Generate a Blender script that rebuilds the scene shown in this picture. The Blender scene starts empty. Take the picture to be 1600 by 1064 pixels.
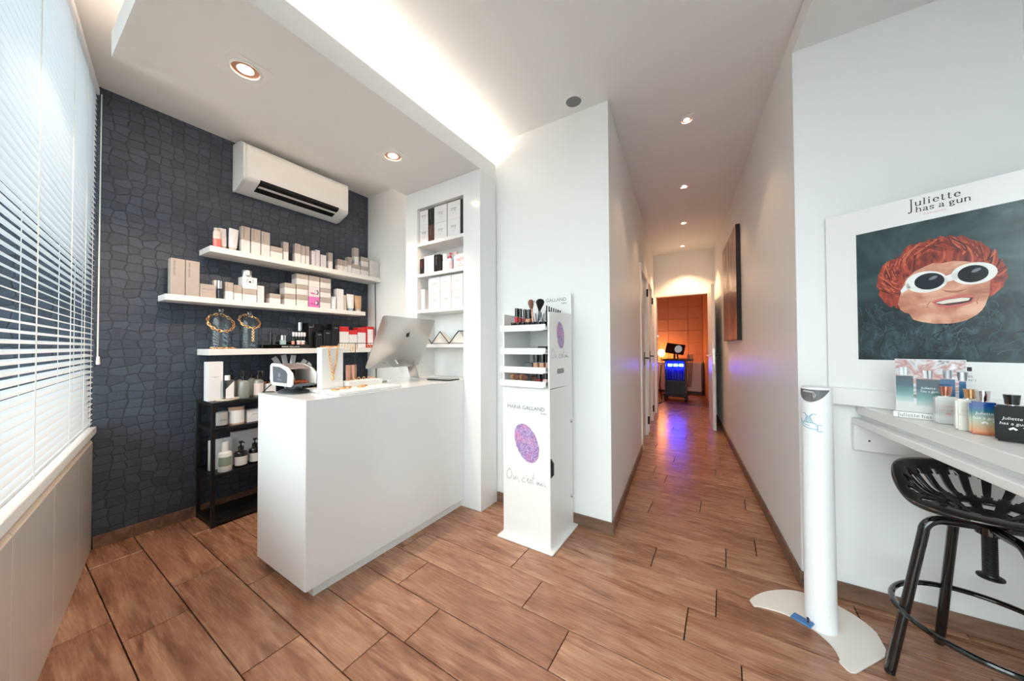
import bpy, bmesh, math, random
from mathutils import Vector, Matrix
R = math.radians
rnd = random.Random(7)
sc = bpy.context.scene
col = sc.collection

# ------------------------------------------------------------------ camera
YAW, PITCH, ROLL = -0.56592694, 0.016060, -0.0049181
fw = Vector((math.sin(YAW)*math.cos(PITCH), math.cos(YAW)*math.cos(PITCH), math.sin(PITCH)))
rt = Vector((math.cos(YAW), -math.sin(YAW), 0)); up = rt.cross(fw)
rt2 = rt*math.cos(ROLL)+up*math.sin(ROLL); up2 = up*math.cos(ROLL)-rt*math.sin(ROLL)
cam = bpy.data.cameras.new('camera'); co = bpy.data.objects.new('camera', cam); col.objects.link(co)
cam.sensor_width = 36; cam.lens = 36*520.19/1600; cam.clip_start = 0.02; cam.clip_end = 200
co.matrix_world = Matrix(((rt2.x, up2.x, -fw.x, 0), (rt2.y, up2.y, -fw.y, 0), (rt2.z, up2.z, -fw.z, 1.2), (0, 0, 0, 1)))
sc.camera = co
# ------------------------------------------------------------------ world, exposure
WORLD = 6.6
w = bpy.data.worlds.new('sky'); sc.world = w; w.use_nodes = True
bg = w.node_tree.nodes['Background']; bg.inputs[0].default_value = (0.955, 0.98, 1.0, 1); bg.inputs[1].default_value = WORLD
vs = sc.view_settings
sc.display_settings.display_device = 'sRGB'
vs.view_transform = 'Standard'; vs.look = 'None'; vs.gamma = 1; vs.use_curve_mapping = False
vs.exposure = 0.47
E_SOFFIT, E_CORR, E_COVE, E_ROOM, E_BLUE = 34.0, 11.0, 19.0, 12.0, 90.0

# façade frame: s runs along the window wall, d points into the room
FA = math.atan2(-0.2096, 0.9778); F0 = Vector((-3.185, 0.325, 0))
fu = Vector((math.cos(FA), math.sin(FA), 0)); fn = Vector((-math.sin(FA), math.cos(FA), 0))
def fac(s, d, z): return F0+fu*s+fn*d+Vector((0, 0, z))
def portal(name, s0, s1, z0, z1, d):
    l = bpy.data.lights.new(name, 'AREA'); l.shape = 'RECTANGLE'; l.size = s1-s0; l.size_y = z1-z0; l.cycles.is_portal = True
    o = bpy.data.objects.new(name, l); col.objects.link(o)
    o.location = fac((s0+s1)/2, d, (z0+z1)/2); o.rotation_euler = (R(90), 0, FA+math.pi)
portal('window_portal', 0.0, 2.5, 0.75, 2.74, -0.47)
portal('entrance_portal', 2.75, 4.4, 0.05, 2.6, -0.47)

# ------------------------------------------------------------------ materials
def lin(c):
    c = c/255
    return c/12.92 if c <= 0.04045 else ((c+0.055)/1.055)**2.4
def rgb(*c): return (lin(c[0]), lin(c[1]), lin(c[2]), 1)
class NT:
    def __init__(s, m): s.t = m.node_tree; s.b = s.t.nodes['Principled BSDF']
    def n(s, typ, **k):
        x = s.t.nodes.new(typ)
        for a, v in k.items(): setattr(x, a, v)
        return x
    def l(s, a, b): s.t.links.new(a, b)
MATS = {}
def mat(name, c=(200, 200, 200), rough=.5, metal=0, spec=.5, emit=None, es=0, bump=0, bscale=60, var=0, coat=0, trans=0, sub=0):
    if name in MATS: return MATS[name]
    m = bpy.data.materials.new(name); m.use_nodes = True; t = NT(m); b = t.b
    b.inputs['Base Color'].default_value = rgb(*c); b.inputs['Roughness'].default_value = rough
    b.inputs['Metallic'].default_value = metal; b.inputs['Specular IOR Level'].default_value = spec
    b.inputs['Coat Weight'].default_value = coat; b.inputs['Transmission Weight'].default_value = trans
    if coat: b.inputs['Coat Roughness'].default_value = .08
    if emit: b.inputs['Emission Color'].default_value = rgb(*emit); b.inputs['Emission Strength'].default_value = es
    if bump or var:
        tc = t.n('ShaderNodeTexCoord'); nz = t.n('ShaderNodeTexNoise'); nz.inputs['Scale'].default_value = bscale; nz.inputs['Detail'].default_value = 3
        t.l(tc.outputs['Object'], nz.inputs['Vector'])
        if bump:
            bp = t.n('ShaderNodeBump'); bp.inputs['Strength'].default_value = bump; bp.inputs['Distance'].default_value = .002
            t.l(nz.outputs['Fac'], bp.inputs['Height']); t.l(bp.outputs['Normal'], b.inputs['Normal'])
        if var:
            mx = t.n('ShaderNodeMix', data_type='RGBA'); mx.inputs[6].default_value = rgb(*[max(0, v-var) for v in c]); mx.inputs[7].default_value = rgb(*[min(255, v+var) for v in c])
            t.l(nz.outputs['Fac'], mx.inputs[0]); t.l(mx.outputs[2], b.inputs['Base Color'])
    MATS[name] = m; return m
def glass(name, tint=(255, 255, 255), refl=1.0, rough=0.02):
    if name in MATS: return MATS[name]
    m = bpy.data.materials.new(name); m.use_nodes = True; t = NT(m); t.t.nodes.remove(t.b)
    out = t.t.nodes['Material Output']; tr = t.n('ShaderNodeBsdfTransparent'); tr.inputs[0].default_value = rgb(*tint)
    gl = t.n('ShaderNodeBsdfGlossy'); gl.inputs['Roughness'].default_value = rough
    lw = t.n('ShaderNodeLayerWeight'); pw_ = t.n('ShaderNodeMath', operation='POWER'); pw_.inputs[1].default_value = 4; t.l(lw.outputs['Facing'], pw_.inputs[0]); fr = t.n('ShaderNodeMath', operation='MULTIPLY_ADD'); fr.inputs[1].default_value = .5; fr.inputs[2].default_value = .045; t.l(pw_.outputs[0], fr.inputs[0]); mu = t.n('ShaderNodeMath', operation='MULTIPLY', use_clamp=True); mu.inputs[1].default_value = refl
    lw.inputs[0].default_value = .5
    mx = t.n('ShaderNodeMixShader'); t.l(fr.outputs[0], mu.inputs[0]); t.l(mu.outputs[0], mx.inputs[0]); t.l(tr.outputs[0], mx.inputs[1]); t.l(gl.outputs[0], mx.inputs[2]); t.l(mx.outputs[0], out.inputs[0])
    MATS[name] = m; return m
def ramp(t, stops):
    r = t.n('ShaderNodeValToRGB'); e = r.color_ramp.elements
    while len(e) < len(stops): e.new(.5)
    for i, (p, c) in enumerate(stops): e[i].position = p; e[i].color = rgb(*c)
    return r
def wood(name, dark, midc, light, rough=.42, rand=True):
    m = bpy.data.materials.new(name); m.use_nodes = True; t = NT(m)
    tc = t.n('ShaderNodeTexCoord'); oi = t.n('ShaderNodeObjectInfo')
    ad = t.n('ShaderNodeVectorMath', operation='ADD'); cmb = t.n('ShaderNodeCombineXYZ'); mu = t.n('ShaderNodeMath', operation='MULTIPLY'); mu.inputs[1].default_value = 37
    t.l(oi.outputs['Random'], mu.inputs[0]); t.l(mu.outputs[0], cmb.inputs[0]); t.l(mu.outputs[0], cmb.inputs[1]); t.l(tc.outputs['Object'], ad.inputs[0]); t.l(cmb.outputs[0], ad.inputs[1])
    mp = t.n('ShaderNodeMapping'); mp.inputs['Scale'].default_value = (1.3, 11, 11); t.l(ad.outputs[0], mp.inputs[0])
    n1 = t.n('ShaderNodeTexNoise'); n1.inputs['Scale'].default_value = 1.6; n1.inputs['Detail'].default_value = 8; n1.inputs['Roughness'].default_value = .62; n1.inputs['Distortion'].default_value = .9; t.l(mp.outputs[0], n1.inputs[0])
    mp2 = t.n('ShaderNodeMapping'); mp2.inputs['Scale'].default_value = (6, 90, 90); t.l(ad.outputs[0], mp2.inputs[0])
    n2 = t.n('ShaderNodeTexNoise'); n2.inputs['Scale'].default_value = 1.5; n2.inputs['Detail'].default_value = 4; t.l(mp2.outputs[0], n2.inputs[0])
    mp3 = t.n('ShaderNodeMapping'); mp3.inputs['Scale'].default_value = (2.2, 6.5, 6.5); t.l(ad.outputs[0], mp3.inputs[0])
    n3 = t.n('ShaderNodeTexNoise'); n3.inputs['Scale'].default_value = 1.1; n3.inputs['Detail'].default_value = 1; t.l(mp3.outputs[0], n3.inputs[0])
    wv = t.n('ShaderNodeMath', operation='SINE'); m3 = t.n('ShaderNodeMath', operation='MULTIPLY'); m3.inputs[1].default_value = 55; t.l(n3.outputs[0], m3.inputs[0]); t.l(m3.outputs[0], wv.inputs[0])
    a1 = t.n('ShaderNodeMath', operation='MULTIPLY_ADD'); a1.inputs[1].default_value = .03; t.l(wv.outputs[0], a1.inputs[0]); t.l(n1.outputs[0], a1.inputs[2])
    a2 = t.n('ShaderNodeMath', operation='MULTIPLY_ADD'); a2.inputs[1].default_value = .17; t.l(n2.outputs[0], a2.inputs[0]); t.l(a1.outputs[0], a2.inputs[2])
    a3 = t.n('ShaderNodeMath', operation='MULTIPLY_ADD'); a3.inputs[1].default_value = .10; t.l(oi.outputs['Random'], a3.inputs[0]); t.l(a2.outputs[0], a3.inputs[2])
    rp = ramp(t, [(.38, dark), (.6, midc), (.86, light)]); t.l(a3.outputs[0], rp.inputs[0]); t.l(rp.outputs[0], t.b.inputs['Base Color'])
    bp = t.n('ShaderNodeBump'); bp.inputs['Strength'].default_value = .25; bp.inputs['Distance'].default_value = .002; t.l(a2.outputs[0], bp.inputs['Height']); t.l(bp.outputs[0], t.b.inputs['Normal'])
    rr = t.n('ShaderNodeMapRange'); rr.inputs[3].default_value = rough-.06; rr.inputs[4].default_value = rough+.1; t.l(n2.outputs[0], rr.inputs[0]); t.l(rr.outputs[0], t.b.inputs['Roughness'])
    MATS[name] = m; return m
M_FLOOR = wood('wood_look_tile', (110, 70, 50), (156, 108, 82), (196, 152, 122), .25)
M_SKIRT = wood('wood_look_skirting', (84, 60, 46), (118, 88, 70), (150, 120, 100), .5)
def wallpaper():
    m = bpy.data.materials.new('crocodile_wallpaper'); m.use_nodes = True; t = NT(m)
    tc = t.n('ShaderNodeTexCoord'); sp = t.n('ShaderNodeSeparateXYZ'); t.l(tc.outputs['Object'], sp.inputs[0])
    cb = t.n('ShaderNodeCombineXYZ'); t.l(sp.outputs[1], cb.inputs[0]); t.l(sp.outputs[2], cb.inputs[1])
    nz = t.n('ShaderNodeTexNoise'); nz.inputs['Scale'].default_value = 6; nz.inputs['Detail'].default_value = 3; t.l(cb.outputs[0], nz.inputs[0])
    m0 = t.n('ShaderNodeVectorMath', operation='MULTIPLY_ADD'); m0.inputs[1].default_value = (.075, .06, 0); t.l(nz.outputs['Color'], m0.inputs[0]); t.l(cb.outputs[0], m0.inputs[2])
    mx = t.n('ShaderNodeVectorMath', operation='MULTIPLY'); mx.inputs[1].default_value = (.82, 1.0, 1); t.l(m0.outputs[0], mx.inputs[0])
    vo = t.n('ShaderNodeTexVoronoi', feature='DISTANCE_TO_EDGE', voronoi_dimensions='2D'); vo.inputs['Scale'].default_value = 18.5; vo.inputs['Randomness'].default_value = .34; t.l(mx.outputs[0], vo.inputs['Vector'])
    v2 = t.n('ShaderNodeTexVoronoi', feature='F1', voronoi_dimensions='2D'); v2.inputs['Scale'].default_value = 18.5; v2.inputs['Randomness'].default_value = .34; t.l(mx.outputs[0], v2.inputs['Vector'])
    fine = t.n('ShaderNodeTexNoise'); fine.inputs['Scale'].default_value = 160; fine.inputs['Detail'].default_value = 5; t.l(tc.outputs['Object'], fine.inputs[0])
    mr = t.n('ShaderNodeMapRange', interpolation_type='SMOOTHSTEP'); mr.inputs[1].default_value = .0; mr.inputs[2].default_value = .085; t.l(vo.outputs['Distance'], mr.inputs[0])
    sv = t.n('ShaderNodeSeparateColor'); t.l(v2.outputs['Color'], sv.inputs[0])
    k = t.n('ShaderNodeMath', operation='MULTIPLY_ADD'); k.inputs[1].default_value = .35; k.inputs[2].default_value = .1; t.l(sv.outputs[0], k.inputs[0])
    k2 = t.n('ShaderNodeMath', operation='MULTIPLY_ADD'); k2.inputs[1].default_value = .8; t.l(fine.outputs['Fac'], k2.inputs[0]); t.l(k.outputs[0], k2.inputs[2])
    cell = ramp(t, [(.3, (42, 49, 59)), (.95, (70, 80, 95))]); t.l(k2.outputs[0], cell.inputs[0])
    c = t.n('ShaderNodeMix', data_type='RGBA'); c.inputs[6].default_value = rgb(36, 42, 51); t.l(cell.outputs[0], c.inputs[7]); t.l(mr.outputs[0], c.inputs[0]); t.l(c.outputs[2], t.b.inputs['Base Color'])
    h = t.n('ShaderNodeMath', operation='MULTIPLY_ADD'); h.inputs[1].default_value = .35; t.l(fine.outputs['Fac'], h.inputs[0]); t.l(mr.outputs[0], h.inputs[2])
    bp = t.n('ShaderNodeBump'); bp.inputs['Strength'].default_value = .5; bp.inputs['Distance'].default_value = .003; t.l(h.outputs[0], bp.inputs['Height']); t.l(bp.outputs[0], t.b.inputs['Normal'])
    t.b.inputs['Roughness'].default_value = .55; return m
M_PAPER = wallpaper()
def split_box(name, top, bot, at=.48, second=None):
    m = bpy.data.materials.new(name); m.use_nodes = True; t = NT(m); tc = t.n('ShaderNodeTexCoord'); sp = t.n('ShaderNodeSeparateXYZ'); t.l(tc.outputs['Generated'], sp.inputs[0])
    g = t.n('ShaderNodeMath', operation='GREATER_THAN'); g.inputs[1].default_value = at; t.l(sp.outputs[2], g.inputs[0])
    mx = t.n('ShaderNodeMix', data_type='RGBA'); mx.inputs[6].default_value = rgb(*bot); mx.inputs[7].default_value = rgb(*top); t.l(g.outputs[0], mx.inputs[0]); t.l(mx.outputs[2], t.b.inputs['Base Color'])
    t.b.inputs['Roughness'].default_value = .45; MATS[name] = m; return m
M_GW = split_box('taupe_white_card', (176, 163, 154), (233, 227, 224))
M_GW2 = split_box('taupe_band_card', (178, 166, 157), (232, 226, 224), .55)
M_RW = split_box('red_white_card', (205, 30, 28), (228, 226, 226), .76)
def gradient(name, stops, rough=.1, trans=.0):
    m = bpy.data.materials.new(name); m.use_nodes = True; t = NT(m); tc = t.n('ShaderNodeTexCoord'); sp = t.n('ShaderNodeSeparateXYZ'); t.l(tc.outputs['Generated'], sp.inputs[0])
    r = ramp(t, stops); t.l(sp.outputs[2], r.inputs[0]); t.l(r.outputs[0], t.b.inputs['Base Color']); t.b.inputs['Roughness'].default_value = rough; t.b.inputs['Coat Weight'].default_value = .6; MATS[name] = m; return m
def noisecol(name, stops, scale=(8, 8, 8), nscale=3, detail=5, dist=.5, rough=.3, coord='Object'):
    m = bpy.data.materials.new(name); m.use_nodes = True; t = NT(m); tc = t.n('ShaderNodeTexCoord'); mp = t.n('ShaderNodeMapping'); mp.inputs['Scale'].default_value = scale; t.l(tc.outputs[coord], mp.inputs[0])
    n = t.n('ShaderNodeTexNoise'); n.inputs['Scale'].default_value = nscale; n.inputs['Detail'].default_value = detail; n.inputs['Distortion'].default_value = dist; t.l(mp.outputs[0], n.inputs[0])
    r = ramp(t, stops); t.l(n.outputs[0], r.inputs[0]); t.l(r.outputs[0], t.b.inputs['Base Color']); t.b.inputs['Roughness'].default_value = rough; MATS[name] = m; return m
M_WALL = mat('white_wall_paint', (236, 236, 235), .43, bump=.12, bscale=220)
M_CEIL = mat('white_ceiling_paint', (234, 234, 233), .6, bump=.08, bscale=200)
M_WHITE = mat('white_lacquer', (240, 240, 240), .16, coat=.3)
M_SATIN = mat('white_satin', (238, 237, 235), .38)
M_SHELF = mat('white_shelf_foil', (236, 232, 228), .4)
M_PLAST = mat('white_plastic', (240, 238, 235), .35)
M_BEIGE = mat('beige_lacquer', (214, 206, 198), .22, coat=.2)
M_TAN = mat('beige_edge', (226, 208, 190), .35)
M_BLACK = mat('black_metal', (22, 22, 24), .38)
M_BLKG = mat('black_gloss', (14, 14, 15), .12, coat=.5)
M_BLKC = mat('black_card', (18, 18, 20), .35)
M_GREY = mat('grey_plastic', (92, 97, 104), .45)
M_DGREY = mat('dark_grey_plastic', (58, 62, 68), .4)
M_ALU = mat('brushed_aluminium', (205, 203, 200), .32, metal=.9)
M_CHROME = mat('chrome', (225, 225, 228), .08, metal=1)
M_GOLD = mat('gold', (236, 188, 136), .25, metal=1)
M_COPPER = mat('copper_cap', (214, 150, 130), .15, metal=1)
M_CARDW = mat('white_card', (234, 230, 230), .5)
M_CARDS = mat('silver_white_card', (222, 215, 216), .3, metal=.15)
M_TAUPE = mat('taupe_card', (172, 160, 153), .5, var=6, bscale=30)
M_INK = mat('grey_ink', (96, 92, 92), .6)
M_INKL = mat('light_grey_ink', (150, 149, 152), .6)
M_INKS = mat('stand_grey_ink', (118, 118, 122), .6)
M_INKD = mat('dark_ink', (44, 40, 46), .6)
M_INKW = mat('white_ink', (235, 235, 235), .6)
M_PINK = mat('pink_card', (216, 120, 186), .45)
M_ROSE = mat('rose_ink', (222, 150, 148), .6)
M_GLASS = glass('clear_glass', (238, 244, 246), 1.2)
M_PANE = glass('window_glass', (240, 247, 247), .9, 0.0)
M_BLIND = mat('white_blind_slat', (222, 225, 228), .4)
M_CORD = mat('white_cord', (232, 230, 226), .6)
M_BULB = mat('lamp_glow', (255, 240, 225), .3, emit=(255, 222, 190), es=30)
M_BULBS = mat('small_lamp_glow', (255, 240, 225), .3, emit=(255, 214, 178), es=30)
M_COPR = mat('copper_reflector', (196, 150, 128), .25, metal=.9)
M_GROUT = mat('dark_grout', (34, 27, 24), .9)
M_ORSTONE = mat('peach_stone', (214, 168, 140), .6, bump=.2, bscale=40, var=14)

# ------------------------------------------------------------------ mesh helpers
class MB:
    def __init__(s): s.v = []; s.f = []
    def add(s, v, f):
        o = len(s.v); s.v += [tuple(p) for p in v]; s.f += [tuple(i+o for i in q) for q in f]; return s
    def box(s, x0, x1, y0, y1, z0, z1):
        return s.add([(x0, y0, z0), (x1, y0, z0), (x1, y1, z0), (x0, y1, z0), (x0, y0, z1), (x1, y0, z1), (x1, y1, z1), (x0, y1, z1)],
                     [(3, 2, 1, 0), (4, 5, 6, 7), (0, 1, 5, 4), (1, 2, 6, 5), (2, 3, 7, 6), (3, 0, 4, 7)])
    def prism(s, poly, z0, z1, fn_=None):
        n = len(poly); v = [(x, y, z0) for x, y in poly]+[(x, y, z1) for x, y in poly]
        if fn_: v = [fn_(*p) for p in v]
        return s.add(v, [tuple(range(n-1, -1, -1)), tuple(range(n, 2*n))]+[(i, (i+1) % n, n+(i+1) % n, n+i) for i in range(n)])
    def lathe(s, prof, seg=20, cx=0, cy=0, ex=1, ey=1, fn_=None):
        n = len(prof); v = []; f = []
        for i in range(seg):
            a = 2*math.pi*i/seg
            for r, z in prof: v.append((cx+ex*r*math.cos(a), cy+ey*r*math.sin(a), z))
        for i in range(seg):
            j = (i+1) % seg
            for k in range(n-1): f.append((i*n+k, j*n+k, j*n+k+1, i*n+k+1))
        if prof[0][0] > 1e-6: f.append(tuple(i*n for i in range(seg-1, -1, -1)))
        if prof[-1][0] > 1e-6: f.append(tuple(i*n+n-1 for i in range(seg)))
        if fn_: v = [fn_(*p) for p in v]
        return s.add(v, f)
    def tube(s, path, r, seg=8, closed=False):
        P = [Vector(p) for p in path]; n = len(P); rr = r if isinstance(r, (list, tuple)) else [r]*n
        v = []; f = []; pn = None
        for i in range(n):
            a = P[i-1] if (i > 0 or closed) else P[i]; b = P[(i+1) % n] if (i < n-1 or closed) else P[i]
            d = (b-a).normalized()
            if pn is None: pn = d.orthogonal().normalized()
            pn = (pn-d*pn.dot(d)); pn = pn.normalized() if pn.length > 1e-6 else d.orthogonal().normalized()
            bn = d.cross(pn)
            for k in range(seg):
                t = 2*math.pi*k/seg; v.append(P[i]+(pn*math.cos(t)+bn*math.sin(t))*rr[i])
        for i in range(n if closed else n-1):
            j = (i+1) % n
            for k in range(seg): l = (k+1) % seg; f.append((i*seg+k, i*seg+l, j*seg+l, j*seg+k))
        if not closed: f.append(tuple(range(seg-1, -1, -1))); f.append(tuple((n-1)*seg+k for k in range(seg)))
        return s.add(v, f)
    def torus(s, c, u, vv, R1, R2, r, a=10, b=5):
        c = Vector(c); u = Vector(u).normalized(); vv = Vector(vv).normalized()
        return s.tube([c+u*R1*math.cos(2*math.pi*i/a)+vv*R2*math.sin(2*math.pi*i/a) for i in range(a)], r, b, True)
    def ribbon(s, pts, wv, wh=None, fn_=None):          # flat stroke in the local x-z plane
        wh = wv if wh is None else wh
        for (x0, z0), (x1, z1) in zip(pts, pts[1:]):
            dx, dz = x1-x0, z1-z0; L = math.hypot(dx, dz)
            if L < 1e-9: continue
            wd = (abs(dz)*wv+abs(dx)*wh)/L/2; ex, ez = dx/L*wd*.5, dz/L*wd*.5; nx, nz = -dz/L*wd, dx/L*wd
            q = [(x0-ex+nx, 0, z0-ez+nz), (x0-ex-nx, 0, z0-ez-nz), (x1+ex-nx, 0, z1+ez-nz), (x1+ex+nx, 0, z1+ez+nz)]
            if fn_: q = [fn_(p[0], p[2]) for p in q]
            s.add(q, [(0, 1, 2, 3)])
        return s
    def flat(s, poly): n = len(poly); return s.add([(x, 0, z) for x, z in poly], [tuple(range(n))])
def mesh(name, mb, m, smooth=False, bevel=0, bseg=1, sharp=35):
    me = bpy.data.meshes.new(name); me.from_pydata(mb.v, [], mb.f)
    bm = bmesh.new(); bm.from_mesh(me); bmesh.ops.recalc_face_normals(bm, faces=bm.faces) if len(mb.f) > 1 else None
    if bevel: bmesh.ops.bevel(bm, geom=[e for e in bm.edges if len(e.link_faces) == 2 and e.calc_face_angle(0) > .5], offset=bevel, segments=bseg, affect='EDGES', clamp_overlap=True)
    bm.to_mesh(me); bm.free()
    if smooth:
        me.polygons.foreach_set('use_smooth', [True]*len(me.polygons)); me.set_sharp_from_angle(angle=R(sharp))
    if m: me.materials.append(m)
    return me
def put(name, me, parent=None, loc=(0, 0, 0), rot=(0, 0, 0), label=None):
    o = bpy.data.objects.new(name, me); col.objects.link(o); o.parent = parent; o.location = loc; o.rotation_euler = rot
    if label: o['label'] = label
    return o
def obj(name, mb, m, parent=None, loc=(0, 0, 0), rot=(0, 0, 0), smooth=False, bevel=0, bseg=1, label=None, sharp=35):
    return put(name, mesh(name, mb, m, smooth, bevel, bseg, sharp), parent, loc, rot, label)
def tag(o, label, cat, group=None):
    o['label'] = label; o['category'] = cat
    if group: o['group'] = group
    return o
def thing(name, label, cat, loc=(0, 0, 0), rz=0, group=None):
    o = bpy.data.objects.new(name, None); o.empty_display_size = .05; col.objects.link(o); o.location = loc; o.rotation_euler = (0, 0, rz); return tag(o, label, cat, group)
def struct(name, mb, m, label, **k):
    o = obj(name, mb, m, **k); o['kind'] = 'structure'; o['label'] = label; return o
def copytree(o, parent=None):
    c = o.copy(); col.objects.link(c); c.parent = parent
    for ch in list(o.children): copytree(ch, c)
    return c
TXT = {}
def text(body, size, m, parent, loc, rz=0, roll=0, align='LEFT', shear=0, sx=1, name='lettering', space=1, label=None):
    k = (body, size, m.name, align, shear, sx, space)
    if k not in TXT:
        cu = bpy.data.curves.new('t', 'FONT'); cu.body = body; cu.size = size; cu.align_x = align; cu.shear = shear; cu.space_character = space; cu.resolution_u = 3
        o = bpy.data.objects.new('t', cu); col.objects.link(o); bpy.context.view_layer.update()
        me = bpy.data.meshes.new_from_object(o.evaluated_get(bpy.context.evaluated_depsgraph_get())); bpy.data.objects.remove(o); bpy.data.curves.remove(cu)
        for v in me.vertices: v.co = (v.co.x*sx, 0, v.co.y)
        me.materials.clear(); me.materials.append(m); me.name = 'lettering'; TXT[k] = me
    o = put(name, TXT[k], parent, loc, (0, roll, rz), label); return o
def ell(cx, cz, rx, rz_, n=28, rot=0, wob=0):
    out = []
    for i in range(n):
        a = 2*math.pi*i/n; q = 1+wob*(rnd.random()-.5); x = rx*math.cos(a)*q; z = rz_*math.sin(a)*q
        out.append((cx+x*math.cos(rot)-z*math.sin(rot), cz+x*math.sin(rot)+z*math.cos(rot)))
    return out
ORD = ['first', 'second', 'third', 'fourth', 'fifth', 'sixth', 'seventh', 'eighth', 'ninth', 'tenth', 'eleventh', 'twelfth', 'thirteenth', 'fourteenth', 'fifteenth', 'sixteenth', 'seventeenth', 'eighteenth', 'nineteenth', 'twentieth', 'twenty-first', 'twenty-second', 'twenty-third', 'twenty-fourth', 'twenty-fifth', 'twenty-sixth', 'twenty-seventh']

# ------------------------------------------------------------------ the room
ZC = 2.788; YD = 2.13
def xl(y): return -.613-.1*(y-2.137)      # corridor left wall face
def xr(y): return .315-.1*(y-2.172)       # corridor right wall face
def xrw(y): return 1.02-.1*(y-2.19)       # right wall face
def quadwall(name, a, b, th, z0, z1, m, label):    # wall from a to b, thickness to the right of a->b
    a = Vector((*a, 0)); b = Vector((*b, 0)); d = (b-a).normalized(); n = Vector((d.y, -d.x, 0))*th
    return struct(name, MB().prism([(a.x, a.y), (b.x, b.y), ((b+n).x, (b+n).y), ((a+n).x, (a+n).y)], z0, z1), m, label)
fl = struct('floor', MB().box(-3.6, 1.6, -1.2, 10.2, -.14, -.0125), M_GROUT, 'wood-look tiled floor of the shop and corridor')
PW, PL, Y0, GAP = .2046, .837, .3048, .0042
joint = {-1: -2.286, 0: -2.082, 1: -2.342, 2: -1.204, 3: -1.11, 4: -1.402, 5: -.796, 6: -.152, 7: -.044, 8: -.349, 9: -.004, 10: .144, 11: -.474, 12: -.159, 13: .122, 14: -.452, 15: -.575, 16: -.079, 17: -.451}
TM = {}
def tile(x0, x1, y0, y1):
    L = round(x1-x0, 4); k = (L, round(y1-y0, 4))
    if k not in TM:
        TM[k] = mesh('tile', MB().box(0, L-GAP, 0, k[1]-GAP, -.012, 0), M_FLOOR, bevel=.0012)
    put('tile', TM[k], fl, (x0+GAP/2, y0+GAP/2, 0))
for k in range(-7, 47):
    ya = Y0+k*PW; yb = ya+PW
    if ya < 2.185:
        xa = -3.19; xb = xrw(ya)+.06
        if yb < .36: xa = max(-3.19, -3.185+(.345-yb)/.2144-.08)
        if yb > 2.13: xa = -3.19
    elif ya < 6.36: xa = xl(ya)-.06; xb = xr(ya)+.06
    else: xa = -2.6; xb = -.03
    j = joint.get(k, rnd.uniform(-1, 0)); j += math.floor((xa-j)/PL)*PL
    while j < xb:
        a, b = max(j, xa), min(j+PL, xb)
        if b-a > .03: tile(round(a, 3), round(b, 3), ya, yb)
        j += PL
struct('ceiling', MB().box(-3.6, 1.6, -1.2, 10.2, ZC, ZC+.12), M_CEIL, 'white ceiling')
wl = struct('wall_left', MB().box(-3.4, -3.185, -.45, 2.2, 0, ZC), M_PAPER, 'dark slate wall papered in a crocodile skin pattern')
struct('wall_back', MB().box(-3.4, -.9, 2.16, 2.35, 0, ZC), M_WALL, 'white wall behind the built-in cabinet')
struct('wall_display', MB().prism([(-1.493, YD), (-.613, YD+.007), (-.635, 2.36), (-1.493, 2.36)], 0, ZC), M_WALL, 'white wall between the cabinet and the corridor')
struct('wall_corridor_left', MB().prism([(xl(2.2), 2.2), (xl(4.03), 4.03), (xl(4.03)-.12, 4.03), (xl(2.2)-.12, 2.2)], 0, ZC)
       .prism([(xl(4.75), 4.75), (xl(4.95), 4.95), (xl(4.95)-.12, 4.95), (xl(4.75)-.12, 4.75)], 0, ZC)
       .prism([(xl(5.67), 5.67), (xl(6.36), 6.36), (xl(6.36)-.12, 6.36), (xl(5.67)-.12, 5.67)], 0, ZC)
       .prism([(xl(4.03), 4.03), (xl(4.75), 4.75), (xl(4.75)-.12, 4.75), (xl(4.03)-.12, 4.03)], 2.10, ZC)
       .prism([(xl(4.95), 4.95), (xl(5.67), 5.67), (xl(5.67)-.12, 5.67), (xl(4.95)-.12, 4.95)], 2.10, ZC), M_WALL, 'left corridor wall with two doors')
struct('wall_corridor_right', MB().prism([(xr(2.185), 2.185), (xr(2.185)+.12, 2.2), (xr(6.5)+.12, 6.5), (xr(6.5), 6.5)], 0, ZC), M_WALL, 'right corridor wall with a picture')
struct('wall_poster', MB().prism([(.3136, 2.183), (1.2, 2.193), (1.2, 2.36), (.43, 2.36), (.43, 2.2)], 0, ZC), M_WALL, 'white wall behind the poster and the stool')
quadwall('wall_right', (xrw(2.2), 2.2), (xrw(-1), -1), -.15, 0, ZC, M_WALL, 'white side wall beyond the poster')
struct('ceiling_lowered', MB().prism([(xr(2.183), 2.183), (xr(-.9), -.9), (xrw(-.9), -.9), (xrw(2.19), 2.19)], 2.687, ZC-.001), M_CEIL, 'lowered white ceiling at the right')
# end wall with the doorway and the treatment room behind it
struct('wall_end', MB().prism([(xl(6.34), 6.36), (-.2, 6.36), (-.2, 6.46), (xl(6.34), 6.46)], 2.07, ZC).prism([(-.2, 6.36), (-.1, 6.36), (-.1, 6.46), (-.2, 6.46)], 0, ZC), M_WALL, 'end wall of the corridor above the open doorway')
struct('wall_room_left', MB().box(-2.75, -2.6, 6.4, 10, 0, ZC), M_ORSTONE, 'side wall of the treatment room')
struct('wall_room_front', MB().box(-2.6, xl(6.36)-.02, 6.4, 6.5, 0, ZC), M_WALL, 'front wall of the treatment room')
struct('wall_room_right', MB().prism([(-.1, 6.5), (.05, 6.5), (-.3, 9.9), (-.46, 9.9)], 0, ZC), M_ORSTONE, 'warm lit right wall of the treatment room')
wb = struct('wall_room_back', MB().box(-2.6, -.3, 9.62, 9.8, 0, ZC), mat('stone_joint', (176, 134, 108), .8), 'stone panelled back wall of the treatment room')
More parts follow.
